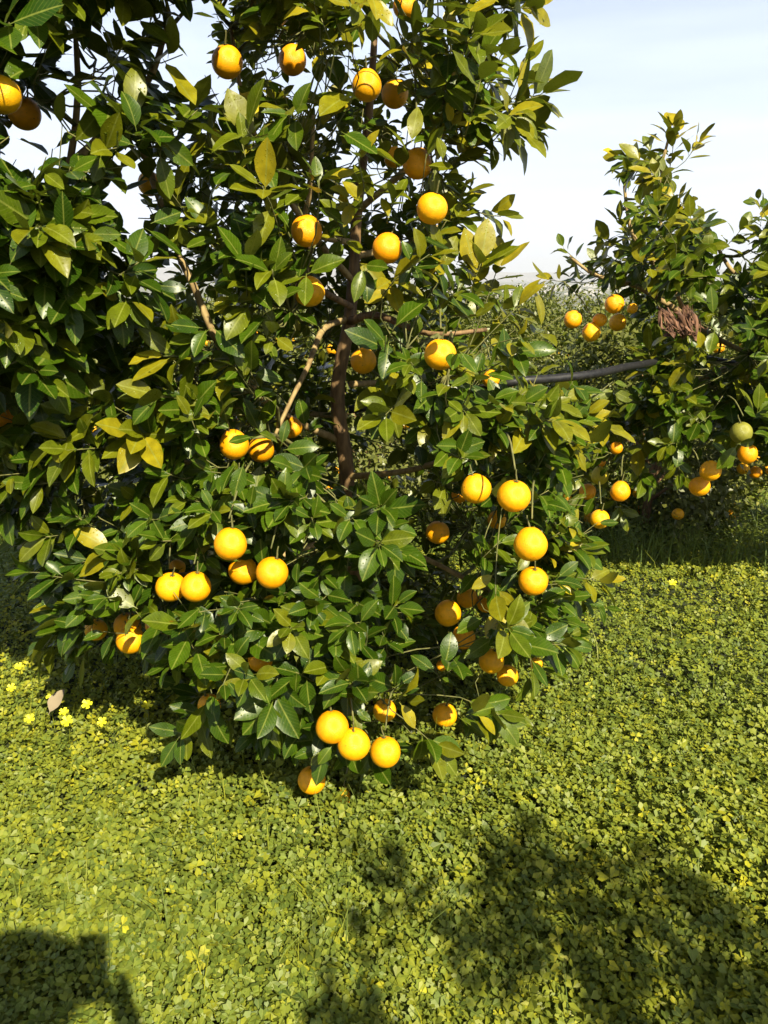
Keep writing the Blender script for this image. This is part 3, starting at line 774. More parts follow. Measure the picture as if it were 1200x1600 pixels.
POLY_LEFT = [(-230, -200), (250, -200), (300, 0), (270, 75), (205, 95), (215, 170), (280, 230), (255, 300), (170, 300), (195, 350), (215, 440), (150, 520), (100, 570), (30, 640), (-150, 690), (-230, 640)]
GAPS_LEFT = [([(-10, 195), (60, 170), (110, 190), (95, 290), (40, 260), (15, 280)], 1.1), ([(120, 40), (160, 30), (150, 70)], 1.1), ([(140, 280), (215, 290), (200, 345), (150, 330)], 1.1)]
fcl = lambda y: np.interp(y, [-200, 700], [2.35, 2.25])
side_tree("dark neighbouring orange tree whose branches hang in at the upper left edge", (-1.55, 2.5), POLY_LEFT, 520, fcl, .42, 160, GAPS_LEFT,
          [[PF(-220, 700, 2.45), PF(-190, 400, 2.4), PF(-150, 100, 2.4)],
           [PF(-200, 480, 2.4), PF(-20, 400, 2.35), PF(90, 300, 2.35), PF(120, 180, 2.35), PF(118, 60, 2.35), PF(105, -60, 2.35)],
           [PF(-200, 520, 2.4), PF(-60, 500, 2.2), PF(60, 480, 2.1)],
           [PF(100, 270, 2.35), PF(180, 190, 2.35), PF(235, 120, 2.35), PF(260, 40, 2.35)],
           [PF(-170, 250, 2.4), PF(-60, 150, 2.3), PF(10, 40, 2.3)]],
          lambda b: .24 + .1 * (b[2] > 1.7),  # low tint puts this tree's shade into the leaf colour
          [(80, 430, 1.95, (.2, -.9, .1), .08, 9, .105, .42, .5), (30, 500, 1.9, (.1, -.9, -.1), .10, 9, .11, .45, .6), (110, 400, 2.0, (.4, -.8, .2), .08, 9, .11, .42, .5),
           (180, 470, 2.0, (.6, -.7, .0), .08, 8, .09, .45, .5), (160, 130, 2.1, (.3, -.6, -.5), .12, 8, .11, .5, .6), (230, 100, 2.1, (.8, -.3, .1), .10, 8, .105, .58, .3),
           (240, 190, 2.1, (.2, -.5, -.8), .12, 8, .10, .5, .6), (70, 560, 2.0, (.3, -.7, -.4), .10, 8, .10, .42, .6)],
          'left', nodes=40, mind=.050, size=.100, thin=1.0, nl=(6, 10))

POLY_RIGHT = [(1010, 215), (1050, 205), (1085, 290), (1135, 345), (1150, 425), (1175, 345), (1230, 300), (1420, 330), (1600, 520), (1600, 740), (1240, 745), (1130, 715), (1050, 745),
              (1005, 700), (995, 760), (975, 830), (925, 835), (905, 760), (925, 650), (1000, 610), (1010, 545), (985, 470), (900, 470), (862, 440), (880, 380), (945, 395), (975, 330), (965, 250)]
GAPS_RIGHT = [([(1085, 520), (1180, 520), (1200, 600), (1110, 600)], .3), ([(985, 440), (1120, 450), (1110, 530), (1000, 535)], -.2)]
fcr = lambda y: np.interp(y, [200, 800], [3.95, 3.85])
side_tree("orange tree at the right edge with a tall yellow green top shoot", (2.25, 4.1), POLY_RIGHT, 860, fcr, .62, 130, GAPS_RIGHT,
          [[PF(1290, 760, 4.1), PF(1260, 600, 4.05), PF(1230, 450, 4.0), PF(1230, 340, 4.0)],
           [PF(1265, 620, 4.05), PF(1180, 560, 3.9), PF(1080, 500, 3.9), PF(1040, 400, 3.9), PF(1030, 290, 3.9), PF(1045, 215, 3.9)],
           [PF(1180, 560, 3.9), PF(1080, 600, 3.75), PF(1000, 660, 3.7), PF(950, 720, 3.7)],
           [PF(1080, 500, 3.9), PF(1000, 450, 3.8), PF(930, 430, 3.7), PF(890, 400, 3.7)],
           [PF(1040, 430, 3.9), PF(990, 370, 3.85), PF(975, 290, 3.85)],
           [PF(1240, 480, 4.0), PF(1150, 430, 3.9), PF(1110, 360, 3.9)]],
          lambda b: .34 + .30 * np.clip((b[2] - 1.3) / .8, 0, 1),
          [(1042, 285, 3.9, (.08, 0, 1), .22, 13, .10, .86, -.15), (1040, 230, 3.9, (.1, -.1, 1), .08, 8, .10, .88, -.2), (1062, 260, 3.9, (.5, -.1, .7), .12, 8, .10, .85, -.1),
           (975, 320, 3.85, (0, 0, 1), .16, 7, .10, .45, -.1), (990, 390, 3.8, (-.5, 0, .8), .14, 8, .09, .5, .0), (905, 410, 3.7, (-.8, -.2, .6), .10, 6, .07, .35, .1),
           (880, 440, 3.7, (-.9, -.2, .1), .08, 7, .09, .8, .1), (1120, 400, 3.8, (.4, -.3, .6), .14, 9, .10, .6, .1), (1185, 380, 3.9, (0, 0, 1), .16, 9, .09, .75, -.1),
           (1010, 680, 3.5, (-.5, -.6, -.3), .10, 7, .11, .62, .5), (1050, 700, 3.5, (.1, -.5, -.6), .14, 8, .11, .5, .6), (1020, 600, 3.5, (-.3, -.4, .8), .18, 9, .11, .62, .0),
           (1120, 600, 3.5, (.3, -.7, .3), .12, 9, .10, .6, .3), (960, 660, 3.55, (-.5, -.6, 0), .12, 8, .10, .55, .4), (1150, 640, 3.6, (.2, -.6, -.4), .12, 9, .11, .5, .5), (940, 690, 3.5, (-.3, -.6, -.5), .12, 9, .10, .5, .5), (920, 730, 3.6, (-.4, -.6, -.4), .10, 8, .10, .55, .5),
           (960, 775, 3.6, (.2, -.5, -.7), .10, 8, .09, .5, .5), (990, 720, 3.5, (.3, -.5, -.6), .12, 9, .10, .45, .5), (1000, 640, 3.5, (-.1, -.7, .2), .12, 10, .10, .55, .3), (955, 640, 3.5, (-.6, -.5, .2), .12, 9, .10, .6, .3), (930, 620, 3.5, (-.8, -.2, .2), .14, 8, .10, .6, .2)],
          'right', nodes=60, mind=.048, size=.088, thin=.62, nl=(7, 11))

# ------------------------------------------------------------------ black irrigation hose
hp = HOSE
mh, n, l, p, out = newmat("black_rubber")
tc = n.new('ShaderNodeTexCoord'); no = n.new('ShaderNodeTexNoise'); no.inputs['Scale'].default_value = 70; no.inputs['Detail'].default_value = 6; l.new(tc.outputs['Object'], no.inputs['Vector'])
r = ramp(n, [(.35, (.006, .006, .008)), (.7, (.022, .021, .022))]); l.new(no.outputs[0], r.inputs[0]); l.new(r.outputs[0], p.inputs['Base Color']); p.inputs['Roughness'].default_value = .5
mb = MB(); mb.tube(hp, .0155, 12, .02)
tag(mb.build("irrigation_hose", mh), "black rubber irrigation hose strung between the two trees", "hose")

# ------------------------------------------------------------------ bunch of withered brown leaves in the right tree
cen = P(1058, 505, 3.28); mb = MB()
for k in range(46):
    a = rng.uniform(-1, 1); st = cen + np.array([a * .065 - .02, rng.uniform(-.03, .03), .055 + rng.uniform(-.02, .02)])
    en = cen + np.array([a * .05 + .03 + rng.normal(0, .02), rng.uniform(-.04, .02), -.035 + rng.uniform(-.02, .015)])
    sd_ = unit(np.array([1, rng.normal(0, .5), rng.normal(0, .3)])); w = rng.uniform(.002, .007)
    path = smooth_path([st, (st + en) / 2 + rng.normal(0, .012, 3), en, en + np.array([rng.uniform(-.01, .05), rng.normal(0, .02), rng.uniform(-.01, .02)])], 8)
    ww = w * np.array([.2, .7, 1, 1, 1, .9, .6, .15])
    V = np.concatenate([path - sd_ * ww[:, None], path + [0, -.002, .001], path + sd_ * ww[:, None]]); m8 = 8
    Q = [[i, i + 1, i + 1 + m8, i + m8] for i in range(7)] + [[i + m8, i + 1 + m8, i + 1 + 2 * m8, i + 2 * m8] for i in range(7)]
    mb.add(V, Q)
for k in range(9):
    c0 = cen + np.array([rng.uniform(-.05, .08), rng.uniform(-.03, .03), rng.uniform(-.06, -.01)]); d = unit(rng.normal(0, 1, 3) * [1, .4, .5])
    V, Q, _, _ = leaf_geo(np.array([c0]), np.array([d]), np.array([[0, -1, .5]]), np.array([.05]), np.array([.028]), np.array([.6]), np.array([.7]), np.array([0.]))
    mb.add(V, Q)
tag(mb.build("withered_leaf_bunch", DRY), "bunch of withered reddish brown leaves caught in the right tree", "dead leaves")

# ------------------------------------------------------------------ orchard rows behind
def far_tree_proto(seed, h=2.3, rad=1.0, nleaf=2600, leaf=.075):
    r = np.random.default_rng(seed)
    root = empty("orange_tree", (0, 0, 0))
    mb = MB(); mb.tube(smooth_path([[0, 0, -.1], [.03, .02, .4], [-.02, .03, .9], [0, 0, 1.5]], 10), np.linspace(.055, .02, 10), 8, .1)
    mb.build("trunk", BARK, root)
    mb = MB()
    for k in range(9):
        a = r.uniform(0, 6.28); z0 = r.uniform(.4, 1.2); e = np.array([math.cos(a) * rad * .7, math.sin(a) * rad * .7, z0 + r.uniform(.2, .8)])
        mb.tube(smooth_path([[0, 0, z0], e * [.5, .5, 1] + [0, 0, -.05], e], 7), np.linspace(.02, .006, 7), 5)
    mb.build("branches", BARK, root)
    # clumps on a lumpy shell
    nc = 105; cl = []
    for k in range(nc):
        th = r.uniform(0, 6.28); u = r.uniform(-.95, 1); s = math.sqrt(1 - u * u); rr = rad * (.78 + .22 * r.random()) * (1 + .12 * math.sin(3 * th + seed))
        cl.append([math.cos(th) * s * rr, math.sin(th) * s * rr, h * .52 + u * h * .47 * (1 + r.uniform(-.12, .16))])
    cl = np.array(cl); ci = r.integers(0, nc, nleaf)
    Pb = cl[ci] + r.normal(0, .11, (nleaf, 3)); Pb[:, 2] = np.maximum(Pb[:, 2], .05)
    o = unit(Pb - np.array([0, 0, h * .45]))
    D = unit(o * .6 + r.normal(0, .6, (nleaf, 3)) + np.array([0, 0, -.1])); N = o + np.array([0, 0, .7]) + r.normal(0, .4, (nleaf, 3))
    N = unit(N - (N * D).sum(-1, keepdims=True) * D); Sd = np.cross(N, D)
    L = leaf * r.uniform(.7, 1.2, nleaf); W = L * .26
    V = np.stack([Pb, Pb + D * (L * .5)[:, None] + Sd * W[:, None] + N * (W * .3)[:, None], Pb + D * L[:, None] - N * (L * .15)[:, None], Pb + D * (L * .5)[:, None] - Sd * W[:, None] + N * (W * .3)[:, None]], 1).reshape(-1, 3)
    Q = np.arange(nleaf * 4).reshape(-1, 4)
    ti = np.repeat(np.clip(.42 + r.normal(0, .2, nleaf) + .25 * (r.random(nc)[ci] - .5), 0, 1), 4)
    uv = np.tile([[0, 0], [.5, 1], [1, 0], [.5, -1]], (nleaf, 1)).astype(float)
    mesh_np("crown", V, Q, LEAF_FAR, root, uv=uv, attrs={'tint': ti})
    return root, cl
protos = [far_tree_proto(s, h, rd, n_, lf) for s, h, rd, n_, lf in ((1, 2.25, 1.0, 15000, .070), (2, 2.35, 1.1, 16000, .070), (3, 2.1, .95, 14000, .068), (4, 2.5, .9, 14000, .070))]
used = [False] * 4
def place_far(x, y, s, rz, label, k):
    root = protos[k][0]
    if not used[k]: used[k] = True; c = root
    else:
        c = root.copy(); C.objects.link(c)
        for ch in root.children:
            d = ch.copy(); C.objects.link(d); d.parent = c
    c.location = (x, y, float(ground_z(x, y))); c.rotation_euler = (0, 0, rz); c.scale = (s, s, s)
    tag(c, label, "orange tree", "orchard trees in the rows behind")
    return c
far = []
rows = [(5.75, 1.9, 2, 1.95), (6.5, 2.15, 4, -.05), (10.2, 2.3, 5, .5), (13.2, 2.4, 6, -.2), (17, 2.6, 7, .7), (22, 3.0, 7, 0), (30, 3.6, 8, .9), (42, 4.5, 8, .2)]
kk_ = 0
for ri, (y, sp, nn, off) in enumerate(rows):
    for q in range(-nn // 2, nn // 2 + 2):
        x = q * sp + off + random.uniform(-.25, .25)
        if abs(x) > .62 * y + 1.5: continue
        yy = y + random.uniform(-.3, .3)
        s = min(1.35, (1.46 - .020 * yy + random.uniform(-.16, .08) - float(ground_z(x, yy))) / (2.25, 2.35, 2.1, 2.5)[kk_ % 4])
        if ri < 2: lab = "low orchard tree in the first row behind, glimpsed through gaps in the big tree"
        elif ri < 4: lab = "small leaved looking orchard tree in the rows behind, speckled with tiny oranges"
        else: lab = "far orchard tree whose top meets the hazy plain"
        place_far(x, yy, s, random.uniform(0, 6.28), lab, kk_ % 4); far.append((x, yy, s, kk_ % 4, ri)); kk_ += 1

# small oranges on those trees: each one its own copy
small = []
def tiny_orange(p, r, label="small orange far back on an orchard tree, a speck among the leaves"):
    o = bpy.data.objects.new("orange", FM[len(small) % 2]); C.objects.link(o); o.location = p; o.scale = (r * random.uniform(.96, 1.03), r * random.uniform(.96, 1.03), r * random.uniform(.95, 1.04))
    o.rotation_euler = (0, 0, random.uniform(0, 6)); tag(o, label, "orange", "tiny oranges on the orchard trees behind"); small.append(o)
for x, y, s, k, ri in far:
    if ri > 4: continue
    r_ = np.random.default_rng(int(abs(x * 100)) + ri)
    for q in range((13, 15, 15, 12, 9)[ri]):
        th = r_.uniform(math.pi * 1.05, math.pi * 1.95); u = r_.uniform(-.75, .75); cs = math.sqrt(1 - u * u)
        rad = (1.0, 1.1, .95, .9)[k] * s * 1.0; h = (2.25, 2.35, 2.1, 2.5)[k] * s
        pnt = np.array([x + math.cos(th) * cs * rad, y + math.sin(th) * cs * rad, float(ground_z(x, y)) + h * .52 + u * h * .48])
        px, py, dd = project(pnt)
        if -10 < px < 1210 and py > 440: tiny_orange(pnt, .038)

# ------------------------------------------------------------------ clover
def clover(name, n, area, sc, hgt, tint0, label, mat=CLOVER, keepf=None):
    (y0, y1, wa, wb, dens_pow) = area
    # more plants near the viewer
    u = rng.uniform(0, 1, n)
    a = 1 - dens_pow
    y = (y0 ** a + u * (y1 ** a - y0 ** a)) ** (1 / a)
    x = rng.uniform(-1, 1, n) * (wa * y + wb)
    if keepf is not None:
        k = keepf(x, y); x, y = x[k], y[k]; n = len(x)
    gz = ground_z(x, y)
    patch = .5 + .25 * np.sin(1.9 * x + 3.1 * y + .7) + .25 * np.sin(3.7 * x - 1.3 * y)
    patch2 = .5 + .5 * np.sin(.9 * x - 1.7 * y + 2.0 + .8 * np.sin(2.3 * x))
    hh = hgt * (.45 + .55 * patch) * rng.uniform(.35, 1.15, n)
    s = sc * np.where(rng.uniform(0, 1, n) < .08, 1.45, 1.0) * rng.uniform(.5, 1.15, n) * (np.interp(y, [1, 4, 14], [1.06, .86, 1.1]))
    cen = np.stack([x, y, gz + hh], -1)
    nor = unit(np.stack([rng.normal(.08, .50, n), rng.normal(-.20, .50, n), np.ones(n)], -1))
    rot = rng.uniform(0, 2 * np.pi, n)
    ref = np.stack([np.cos(rot), np.sin(rot), np.zeros(n)], -1)
    e1 = unit(ref - (ref * nor).sum(-1, keepdims=True) * nor); e2 = np.cross(nor, e1)
    tint = np.clip(tint0 + .20 * (patch2 - .5) + rng.normal(0, .17, n), 0, 1)
    Vs = []
    # heart-shaped leaflet, folded on its midrib
    hx = np.array([.04, .64, 1.0, .83, 1.0, .64]); hy = np.array([0, .42, .27, 0, -.27, -.42])
    for kf in range(3):
        a_ = kf * 2 * np.pi / 3 + rng.normal(0, .12, n)
        d = np.cos(a_)[:, None] * e1 + np.sin(a_)[:, None] * e2; sdv = np.cross(nor, d)
        tilt = rng.uniform(-.55, .25, n); fo = rng.uniform(.0, .45, n)
        X = hx[None] * s[:, None]; Y = hy[None] * s[:, None]; Z = tilt[:, None] * X + fo[:, None] * np.abs(Y)
        Vs.append(cen[:, None] + X[..., None] * d[:, None] + Y[..., None] * sdv[:, None] + Z[..., None] * nor[:, None])
    V = np.stack(Vs, 1)                         # n,3,6,3
    b = np.arange(n * 3)[:, None] * 6
    Q = np.concatenate([b + np.array([0, 3, 2, 1]), b + np.array([0, 5, 4, 3])], 0)
    uv = np.tile(np.stack([hx, hy * 1.6], -1), (n * 3, 1))
    # first quad winding gives a consistent upward face
    o = mesh_np(name, V.reshape(-1, 3), Q, mat, uv=uv, attrs={'tint': np.repeat(tint, 18)}, smooth=False)
    tag(o, label, "ground cover", kind='stuff')
    return x, y, gz, hh
cx_, cy_, cgz, chh = clover("clover", 104000, (1.0, 6.2, .60, .9, .75), .0205, .11, .55, "dense carpet of sunlit clover covering the orchard floor")
clover("clover", 30000, (5.2, 14, .65, 1.0, .3), .045, .16, .35, "darker clover and weeds on the slope between the tree rows")

# grass blades and thin stems
def blades(name, n, yr, label, hgt, w, tint0, lean=.5, sel=None):
    y = rng.uniform(*yr, n); x = rng.uniform(-1, 1, n) * (.58 * y + .6)
    if sel is not None:
        k = sel(x, y); x, y = x[k], y[k]; n = len(x)
    b = np.stack([x, y, ground_z(x, y)], -1)
    h = hgt * rng.uniform(.5, 1.3, n); ln = rng.normal(0, lean, (n, 2)) * h[:, None]
    mid = b + np.stack([ln[:, 0] * .3, ln[:, 1] * .3, h * .6], -1); tip = b + np.stack([ln[:, 0], ln[:, 1], h], -1)
    a = rng.uniform(0, 3.14, n); sdv = np.stack([np.cos(a), np.sin(a), np.zeros(n)], -1) * w
    V = np.stack([b - sdv, b + sdv, mid + sdv * .8, mid - sdv * .8, tip + sdv * .1, tip - sdv * .1], 1).reshape(-1, 3)
    i0 = np.arange(n)[:, None] * 6
    Q = np.concatenate([i0 + np.array([0, 1, 2, 3]), i0 + np.array([3, 2, 4, 5])], 0)
    uv = np.tile([[0, .5], [0, .5], [.5, .5], [.5, .5], [1, .5], [1, .5]], (n, 1)).astype(float)
    o = mesh_np(name, V, Q, CLOVER, uv=uv, attrs={'tint': np.repeat(np.clip(tint0 + rng.normal(0, .15, n), 0, 1), 6)})
    tag(o, label, "grass", kind='stuff')
blades("grass", 2600, (1.3, 4.3), "thin grass blades scattered through the clover", .15, .0016, .55)
blades("grass", 6000, (4.0, 7.0), "taller tangled grass and weeds at the edge of the shade", .24, .0035, .12)  # blades tinted dark, painting in the shade under the trees
# feathery weeds in the shade: side leaflets on stems
def weeds(n, sel):
    cnt = 0; ps = []
    while cnt < n:
        y = rng.uniform(3.0, 6.8); x = rng.uniform(-1, 1) * (.6 * y + .3)
        if not sel(x, y): continue
        cnt += 1
        b = np.array([x, y, float(ground_z(x, y))]); ax = unit(np.array([rng.normal(0, .25), rng.normal(0, .25), 1]))
        h = rng.uniform(.12, .36); m = int(h * 60); k = np.arange(m); t = (k + 1) / m
        ang = k * 2.4; D = np.stack([np.cos(ang), np.sin(ang), np.full(m, .25)], -1)
        Pb = b + ax * (h * t)[:, None]; L = .055 * (1.15 - t * .7); W = L * .3
        ps.append((Pb, D, np.tile([0, -.3, 1.0], (m, 1)), L, W, np.full(m, .25), np.full(m, .1), np.clip(rng.normal(.32, .1, m), 0, 1)))
    o = leaf_object("weeds", ps, CLOVER, None)
    tag(o, "leafy weeds growing in the shade below and behind the trees", "weeds", kind='stuff')
weeds(1500, lambda x, y: (y > 4.2) or (x < -1.25 and y > 2.7))

# ------------------------------------------------------------------ yellow flowers
ym, n, l, p, out = newmat("yellow_petal")
tc = n.new('ShaderNodeTexCoord'); no = n.new('ShaderNodeTexNoise'); no.inputs['Scale'].default_value = 60; l.new(tc.outputs['Object'], no.inputs['Vector'])
r = ramp(n, [(.3, (.62, .58, .01)), (.7, (.80, .74, .02))]); l.new(no.outputs[0], r.inputs[0]); l.new(r.outputs[0], p.inputs['Base Color']); p.inputs['Roughness'].default_value = .55
def flower_meshes():
    mb = MB()
    for k in range(5):
        a = k * 2 * math.pi / 5; d = np.array([math.cos(a), math.sin(a), 0]); t = np.array([-math.sin(a), math.cos(a), 0]); z = np.array([0, 0, 1.0])
        c = [d * .0, d * .45 + t * .30 + z * .30, d * 1.0 + t * .36 + z * .42, d * 1.06 + z * .40, d * 1.0 - t * .36 + z * .42, d * .45 - t * .30 + z * .30, d * .5 + z * .22]
        mb.add(c, [[0, 1, 2, 6], [0, 6, 4, 5]])
        mb.add([c[6], c[2], c[3], c[4]], [[0, 1, 2, 3]])
    a = mb.build("petals", ym, smooth=False); pm = a.data; bpy.data.objects.remove(a)
    mb = MB(); mb.tube([[0, 0, 0], [.1, 0, -2.0], [0, .1, -5.5]], .07, 5); a = mb.build("stem", TWIG); sm = a.data; bpy.data.objects.remove(a)
    return pm, sm
PETAL, FSTEM = flower_meshes()
for px, py, lab in [(105, 1127, "largest yellow flower in the clover at the left, below the others"), (137, 1100, "yellow flower in the clover, right of a pale fallen leaf"),
                    (47, 1124, "yellow flower in the clover, farthest left of the low group"), (81, 1087, "yellow flower in the clover, touching a pale fallen leaf"),
                    (30, 1042, "small yellow flower by the left edge near the tree's shade"), (1051, 911, "lone yellow flower at the edge of the shade on the right"),
                    (100, 1113, "small yellow bloom just above the largest flower"), (230, 1103, "dull yellow flower low under the tree's left branches"),
                    (18, 1075, "small yellow flower nearest the left edge, above the farthest left bloom"), (160, 1128, "small pale yellow flower right of the largest one")]:
    ang = PITCH + math.atan((py - 800) / F)
    z = .150; d = (H - z) / (SP + (py - 800) / F * CP)
    w = P(px, py, d)
    o = empty("flower", tuple(w)); sc = random.uniform(.016, .020) if "small" not in lab else .015
    o.scale = (sc * 1.0,) * 3; o.rotation_euler = (random.uniform(.35, .7), random.uniform(-.2, .3), random.uniform(0, 6)); 
    o.rotation_euler = (random.uniform(.4, .8), random.uniform(-.2, .2), random.uniform(-.3, .3))
    for nm, me in (("petals", PETAL), ("stem", FSTEM)):
        c = bpy.data.objects.new(nm, me); C.objects.link(c); c.parent = o
    tag(o, lab, "flower", "yellow flowers in the clover")
# pale fallen leaf and one yellowed hanging leaf
fl = PF(85, 1102, 2.75)
def single_leaf(name, pos, d, nrm, L, W, ti, mat, label, cu=.3, fo=.3):
    V, Q, uv, tt = leaf_geo(np.array([pos]), np.array([d], float), np.array([nrm], float), np.array([L]), np.array([W]), np.array([cu]), np.array([fo]), np.array([ti]))
    o = mesh_np(name, V, Q, mat, uv=uv, attrs={'tint': tt}); tag(o, label, "leaf"); return o
d_ = (H - .14) / (SP + (1105 - 800) / F * CP)
single_leaf("fallen_leaf", P(78, 1112, d_), (.35, .3, .75), (-.2, -1, .4), .09, .05, .5, plain_material("dead_leaf", (.24, .19, .12)), "pale brown fallen leaf stuck upright in the clover among yellow flowers")

# ------------------------------------------------------------------ tree behind the viewpoint (its shadow falls across the lower right)
def rear_tree():
    foot = (1.42, -1.0); root = empty("orange_tree", (*foot, float(ground_z(*foot)))); O = np.array(root.location)
    tag(root, "orange tree beside the photographer whose ragged shadow darkens the clover at lower right", "orange tree")
    mb = MB(); q = smooth_path([[0, 0, -.08], [.02, .03, .5], [-.03, .0, 1.3], [0, .03, 2.1]], 14); mb.tube(q, np.linspace(.05, .015, 14), 9, .1); mb.build("trunk", BARK, root)
    n = 300; u = rng.uniform(-.9, 1, n); th = rng.uniform(0, 6.28, n); s = np.sqrt(1 - u * u); rr = rng.uniform(.45, 1, n) ** .5
    bs = np.stack([np.cos(th) * s ** .6 * .60 * rr, np.sin(th) * s ** .6 * .50 * rr, 1.70 + u * .78 * rr], -1)
    bs = np.vstack([bs, [[-.40, 0, 2.35], [.15, 0, 2.75], [.3, 0, 2.8], [.35, .1, 2.6], [-.2, .1, 2.7], [.4, 0, 2.75], [.5, 0, 2.5]]])
    pt, tws = crown_parts(bs, lambda b: np.array([0, 0, 1.6]), lambda b: .4, size=.085)
    m2 = MB(); twig_network(m2, tws, [q], 30); m2.build("twigs", TWIG, root)
    leaf_object("crown", pt, LEAF, root)
rear_tree()

# ------------------------------------------------------------------ the photographer, seen only by the shadow at lower left
def person():
    root = empty("person", (-.07, -.36, float(ground_z(-.07, -.36))))
    tag(root, "person holding up a phone, seen only as a dark shadow at lower left", "person")
    # joints: position, radius ; built as one skinned body
    J = {'pelvis': ((0, 0, .98), .135), 'waist': ((0, 0, 1.12), .125), 'chest': ((0, .0, 1.32), .150), 'neckb': ((0, .01, 1.50), .075), 'neck': ((0, .02, 1.57), .055), 'headb': ((0, .03, 1.64), .07),
         'headm': ((0, .03, 1.73), .092), 'headt': ((0, .02, 1.80), .075),
         'shR': ((.17, .0, 1.47), .065), 'elR': ((.27, .08, 1.23), .042), 'wrR': ((.19, .24, 1.45), .028), 'paR': ((.147, .287, 1.485), .024),
         'shL': ((-.17, .0, 1.47), .065), 'elL': ((-.19, .10, 1.23), .042), 'wrL': ((.00, .24, 1.45), .028), 'paL': ((.049, .287, 1.485), .024),
         'hiR': ((.09, 0, .90), .10), 'knR': ((.11, .03, .50), .062), 'anR': ((.12, -.02, .09), .042), 'toR': ((.13, .14, .035), .036),
         'hiL': ((-.09, 0, .90), .10), 'knL': ((-.11, .03, .50), .062), 'anL': ((-.12, -.02, .09), .042), 'toL': ((-.13, .14, .035), .036)}
    E = [('pelvis', 'waist'), ('waist', 'chest'), ('chest', 'neckb'), ('neckb', 'neck'), ('neck', 'headb'), ('headb', 'headm'), ('headm', 'headt'),
         ('neckb', 'shR'), ('shR', 'elR'), ('elR', 'wrR'), ('wrR', 'paR'), ('neckb', 'shL'), ('shL', 'elL'), ('elL', 'wrL'), ('wrL', 'paL'),
         ('pelvis', 'hiR'), ('hiR', 'knR'), ('knR', 'anR'), ('anR', 'toR'), ('pelvis', 'hiL'), ('hiL', 'knL'), ('knL', 'anL'), ('anL', 'toL')]
    # fingers closing round the phone's two sides, thumbs on its back face
    root.scale = (1, 1, .965)
    for side, sx, px0 in (('R', 1, .245), ('L', -1, .17)):
        for fi, (dz, ln) in enumerate(((.030, .9), (.012, 1.0), (-.006, .95), (-.024, .75))):
            a = f'f{side}{fi}a'; b = f'f{side}{fi}b'; c = f'f{side}{fi}c'
            base = np.array(J['pa' + side][0])
            J[a] = (tuple(base + [sx * .014, .020 * ln, dz]), .0095); J[b] = (tuple(base + [sx * .006, .040 * ln, dz + .004]), .0085); J[c] = (tuple(base + [-sx * .018, .046, dz + .006]), .0075)
            E += [('pa' + side, a), (a, b), (b, c)]
        a = f't{side}a'; b = f't{side}b'; base = np.array(J['pa' + side][0])
        J[a] = (tuple(base + [-sx * .012, .004, .030]), .0105); J[b] = (tuple(base + [-sx * .022, .016, .052]), .0085)
        E += [('pa' + side, a), (a, b)]
    names = list(J); me = bpy.data.meshes.new("body")
    me.from_pydata([J[k][0] for k in names], [(names.index(a), names.index(b)) for a, b in E], [])
    o = bpy.data.objects.new("body", me); C.objects.link(o); o.parent = root
    sk = o.modifiers.new("skin", 'SKIN'); sk.use_smooth_shade = True
    for i_, k in enumerate(names):
        r_ = J[k][1]; v = me.skin_vertices[0].data[i_]; v.radius = (r_, r_)
        if k in ('pelvis', 'waist', 'chest'): v.radius = (r_ * 1.15, r_ * .85)
        v.use_root = (k == 'pelvis')
    sb = o.modifiers.new("sub", 'SUBSURF'); sb.levels = 2; sb.render_levels = 2
    m, n, l, p, out = newmat("clothes_and_skin")
    g = n.new('ShaderNodeTexCoord'); s = n.new('ShaderNodeSeparateXYZ'); l.new(g.outputs['Object'], s.inputs[0])
    r = ramp(n, [(0, (.03, .025, .02)), (.05, (.05, .06, .10)), (.52, (.10, .11, .13)), (.78, (.45, .27, .19))], 'CONSTANT')
    mr = n.new('ShaderNodeMapRange'); mr.inputs['From Max'].default_value = 2.0; l.new(s.outputs['Z'], mr.inputs[0]); l.new(mr.outputs[0], r.inputs[0])
    l.new(r.outputs[0], p.inputs['Base Color']); p.inputs['Roughness'].default_value = .8; me.materials.append(m)
    # face features and hair
    bm = bmesh.new()
    bmesh.ops.create_uvsphere(bm, u_segments=20, v_segments=14, radius=.104, matrix=Matrix.Translation((0, .012, 1.765)) @ Matrix.Diagonal((.92, 1.02, 1.0, 1)))
    bmesh.ops.delete(bm, geom=[v for v in bm.verts if v.co.z < 1.74 and v.co.y > .0 or v.co.z < 1.68], context='VERTS')
    hm = bpy.data.meshes.new("hair"); bm.to_mesh(hm); bm.free(); ho = bpy.data.objects.new("hair", hm); C.objects.link(ho); ho.parent = root
    hm.materials.append(plain_material("dark_hair", (.03, .02, .015)))
    mb = MB(); mb.tube([[0, .118, 1.735], [0, .132, 1.715], [0, .138, 1.70], [0, .118, 1.692]], [.008, .011, .013, .009], 8)
    no_ = mb.build("nose", m, root)
    for sx in (-1, 1):
        mb = MB(); mb.tube([[sx * .089, .02, 1.745], [sx * .101, .012, 1.73], [sx * .099, .018, 1.705], [sx * .088, .024, 1.69]], [.008, .011, .010, .006], 6); mb.build("ear", m, root)
        bm = bmesh.new(); bmesh.ops.create_uvsphere(bm, u_segments=10, v_segments=8, radius=.011, matrix=Matrix.Translation((sx * .032, .108, 1.735)))
        em = bpy.data.meshes.new("eye"); bm.to_mesh(em); bm.free(); eo = bpy.data.objects.new("eye", em); C.objects.link(eo); eo.parent = root; em.materials.append(plain_material("eye", (.7, .7, .68), .2))
    mb = MB(); mb.tube([[-.024, .112, 1.668], [0, .122, 1.666], [.024, .112, 1.668]], [.004, .006, .004], 6); mb.build("mouth", plain_material("lips", (.40, .16, .13)), root)
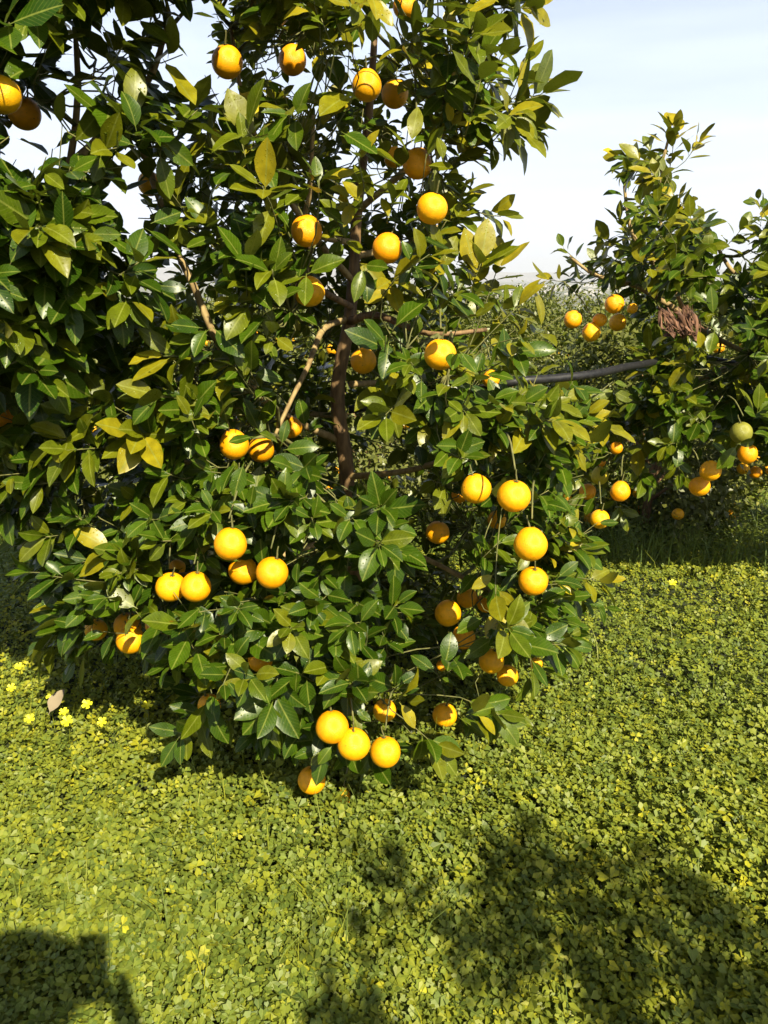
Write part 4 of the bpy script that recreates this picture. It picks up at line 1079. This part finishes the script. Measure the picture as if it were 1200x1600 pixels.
    # sun hat with a wide brim, unseen, added to broaden the head's shadow
    prof = [(.0, 1.875), (.06, 1.872), (.098, 1.85), (.110, 1.80), (.115, 1.785), (.20, 1.775), (.205, 1.771), (.20, 1.768), (.112, 1.775)]
    nn_ = 28; aa = np.linspace(0, 2 * np.pi, nn_, endpoint=False)
    HVt = np.array([[r_ * math.cos(a) * .95 if r_ > 0 else 1e-4 * math.cos(a), (r_ if r_ > 0 else 1e-4) * math.sin(a) + .012, z_] for r_, z_ in prof for a in aa])
    HQ = [[i_ * nn_ + j_, i_ * nn_ + (j_ + 1) % nn_, (i_ + 1) * nn_ + (j_ + 1) % nn_, (i_ + 1) * nn_ + j_] for i_ in range(len(prof) - 1) for j_ in range(nn_)]
    mesh_np("hat", HVt, HQ, plain_material("straw", (.45, .36, .2)), root)
    # phone, its back just behind the lens
    bm = bmesh.new(); bmesh.ops.create_cube(bm, size=1, matrix=Matrix.Translation((0, 0, 0)) @ Matrix.Diagonal((.073, .008, .15, 1)))
    bmesh.ops.bevel(bm, geom=list(bm.edges), offset=.003, segments=2, affect='EDGES')
    pm = bpy.data.meshes.new("phone"); bm.to_mesh(pm); bm.free(); po = bpy.data.objects.new("phone", pm); C.objects.link(po)
    po.location = (.010, -.026, H - .045); po.rotation_euler = (-PITCH, 0, 0); pm.materials.append(plain_material("phone_shell", (.04, .04, .05), .3))
    tag(po, "dark phone held up by the photographer, its shadow a small block", "phone")
person()

# ------------------------------------------------------------------ haze over the plain
def haze():
    V = np.array([[sx * 24500, sy * 24500, z] for z in (-70, 480) for sy in (-1, 1) for sx in (-1, 1)], float)
    Q = [[0, 2, 3, 1], [4, 5, 7, 6], [0, 1, 5, 4], [2, 6, 7, 3], [0, 4, 6, 2], [1, 3, 7, 5]]
    m = bpy.data.materials.new("haze_air"); m.use_nodes = True; n = m.node_tree.nodes; n.clear()
    out = n.new('ShaderNodeOutputMaterial'); v = n.new('ShaderNodeVolumePrincipled'); v.inputs['Color'].default_value = (.86, .90, 1.0, 1)
    v.inputs['Density'].default_value = 1.0e-4; v.inputs['Anisotropy'].default_value = 0.0
    m.node_tree.links.new(v.outputs[0], out.inputs['Volume'])
    tag(mesh_np("haze", V, Q, m, smooth=False), kind='stuff', label="pale haze over the distant plain", cat="haze")
haze()
S.cycles.volume_bounces = 0
S.cycles.max_bounces = 6; S.cycles.diffuse_bounces = 2; S.cycles.glossy_bounces = 2; S.cycles.transmission_bounces = 3
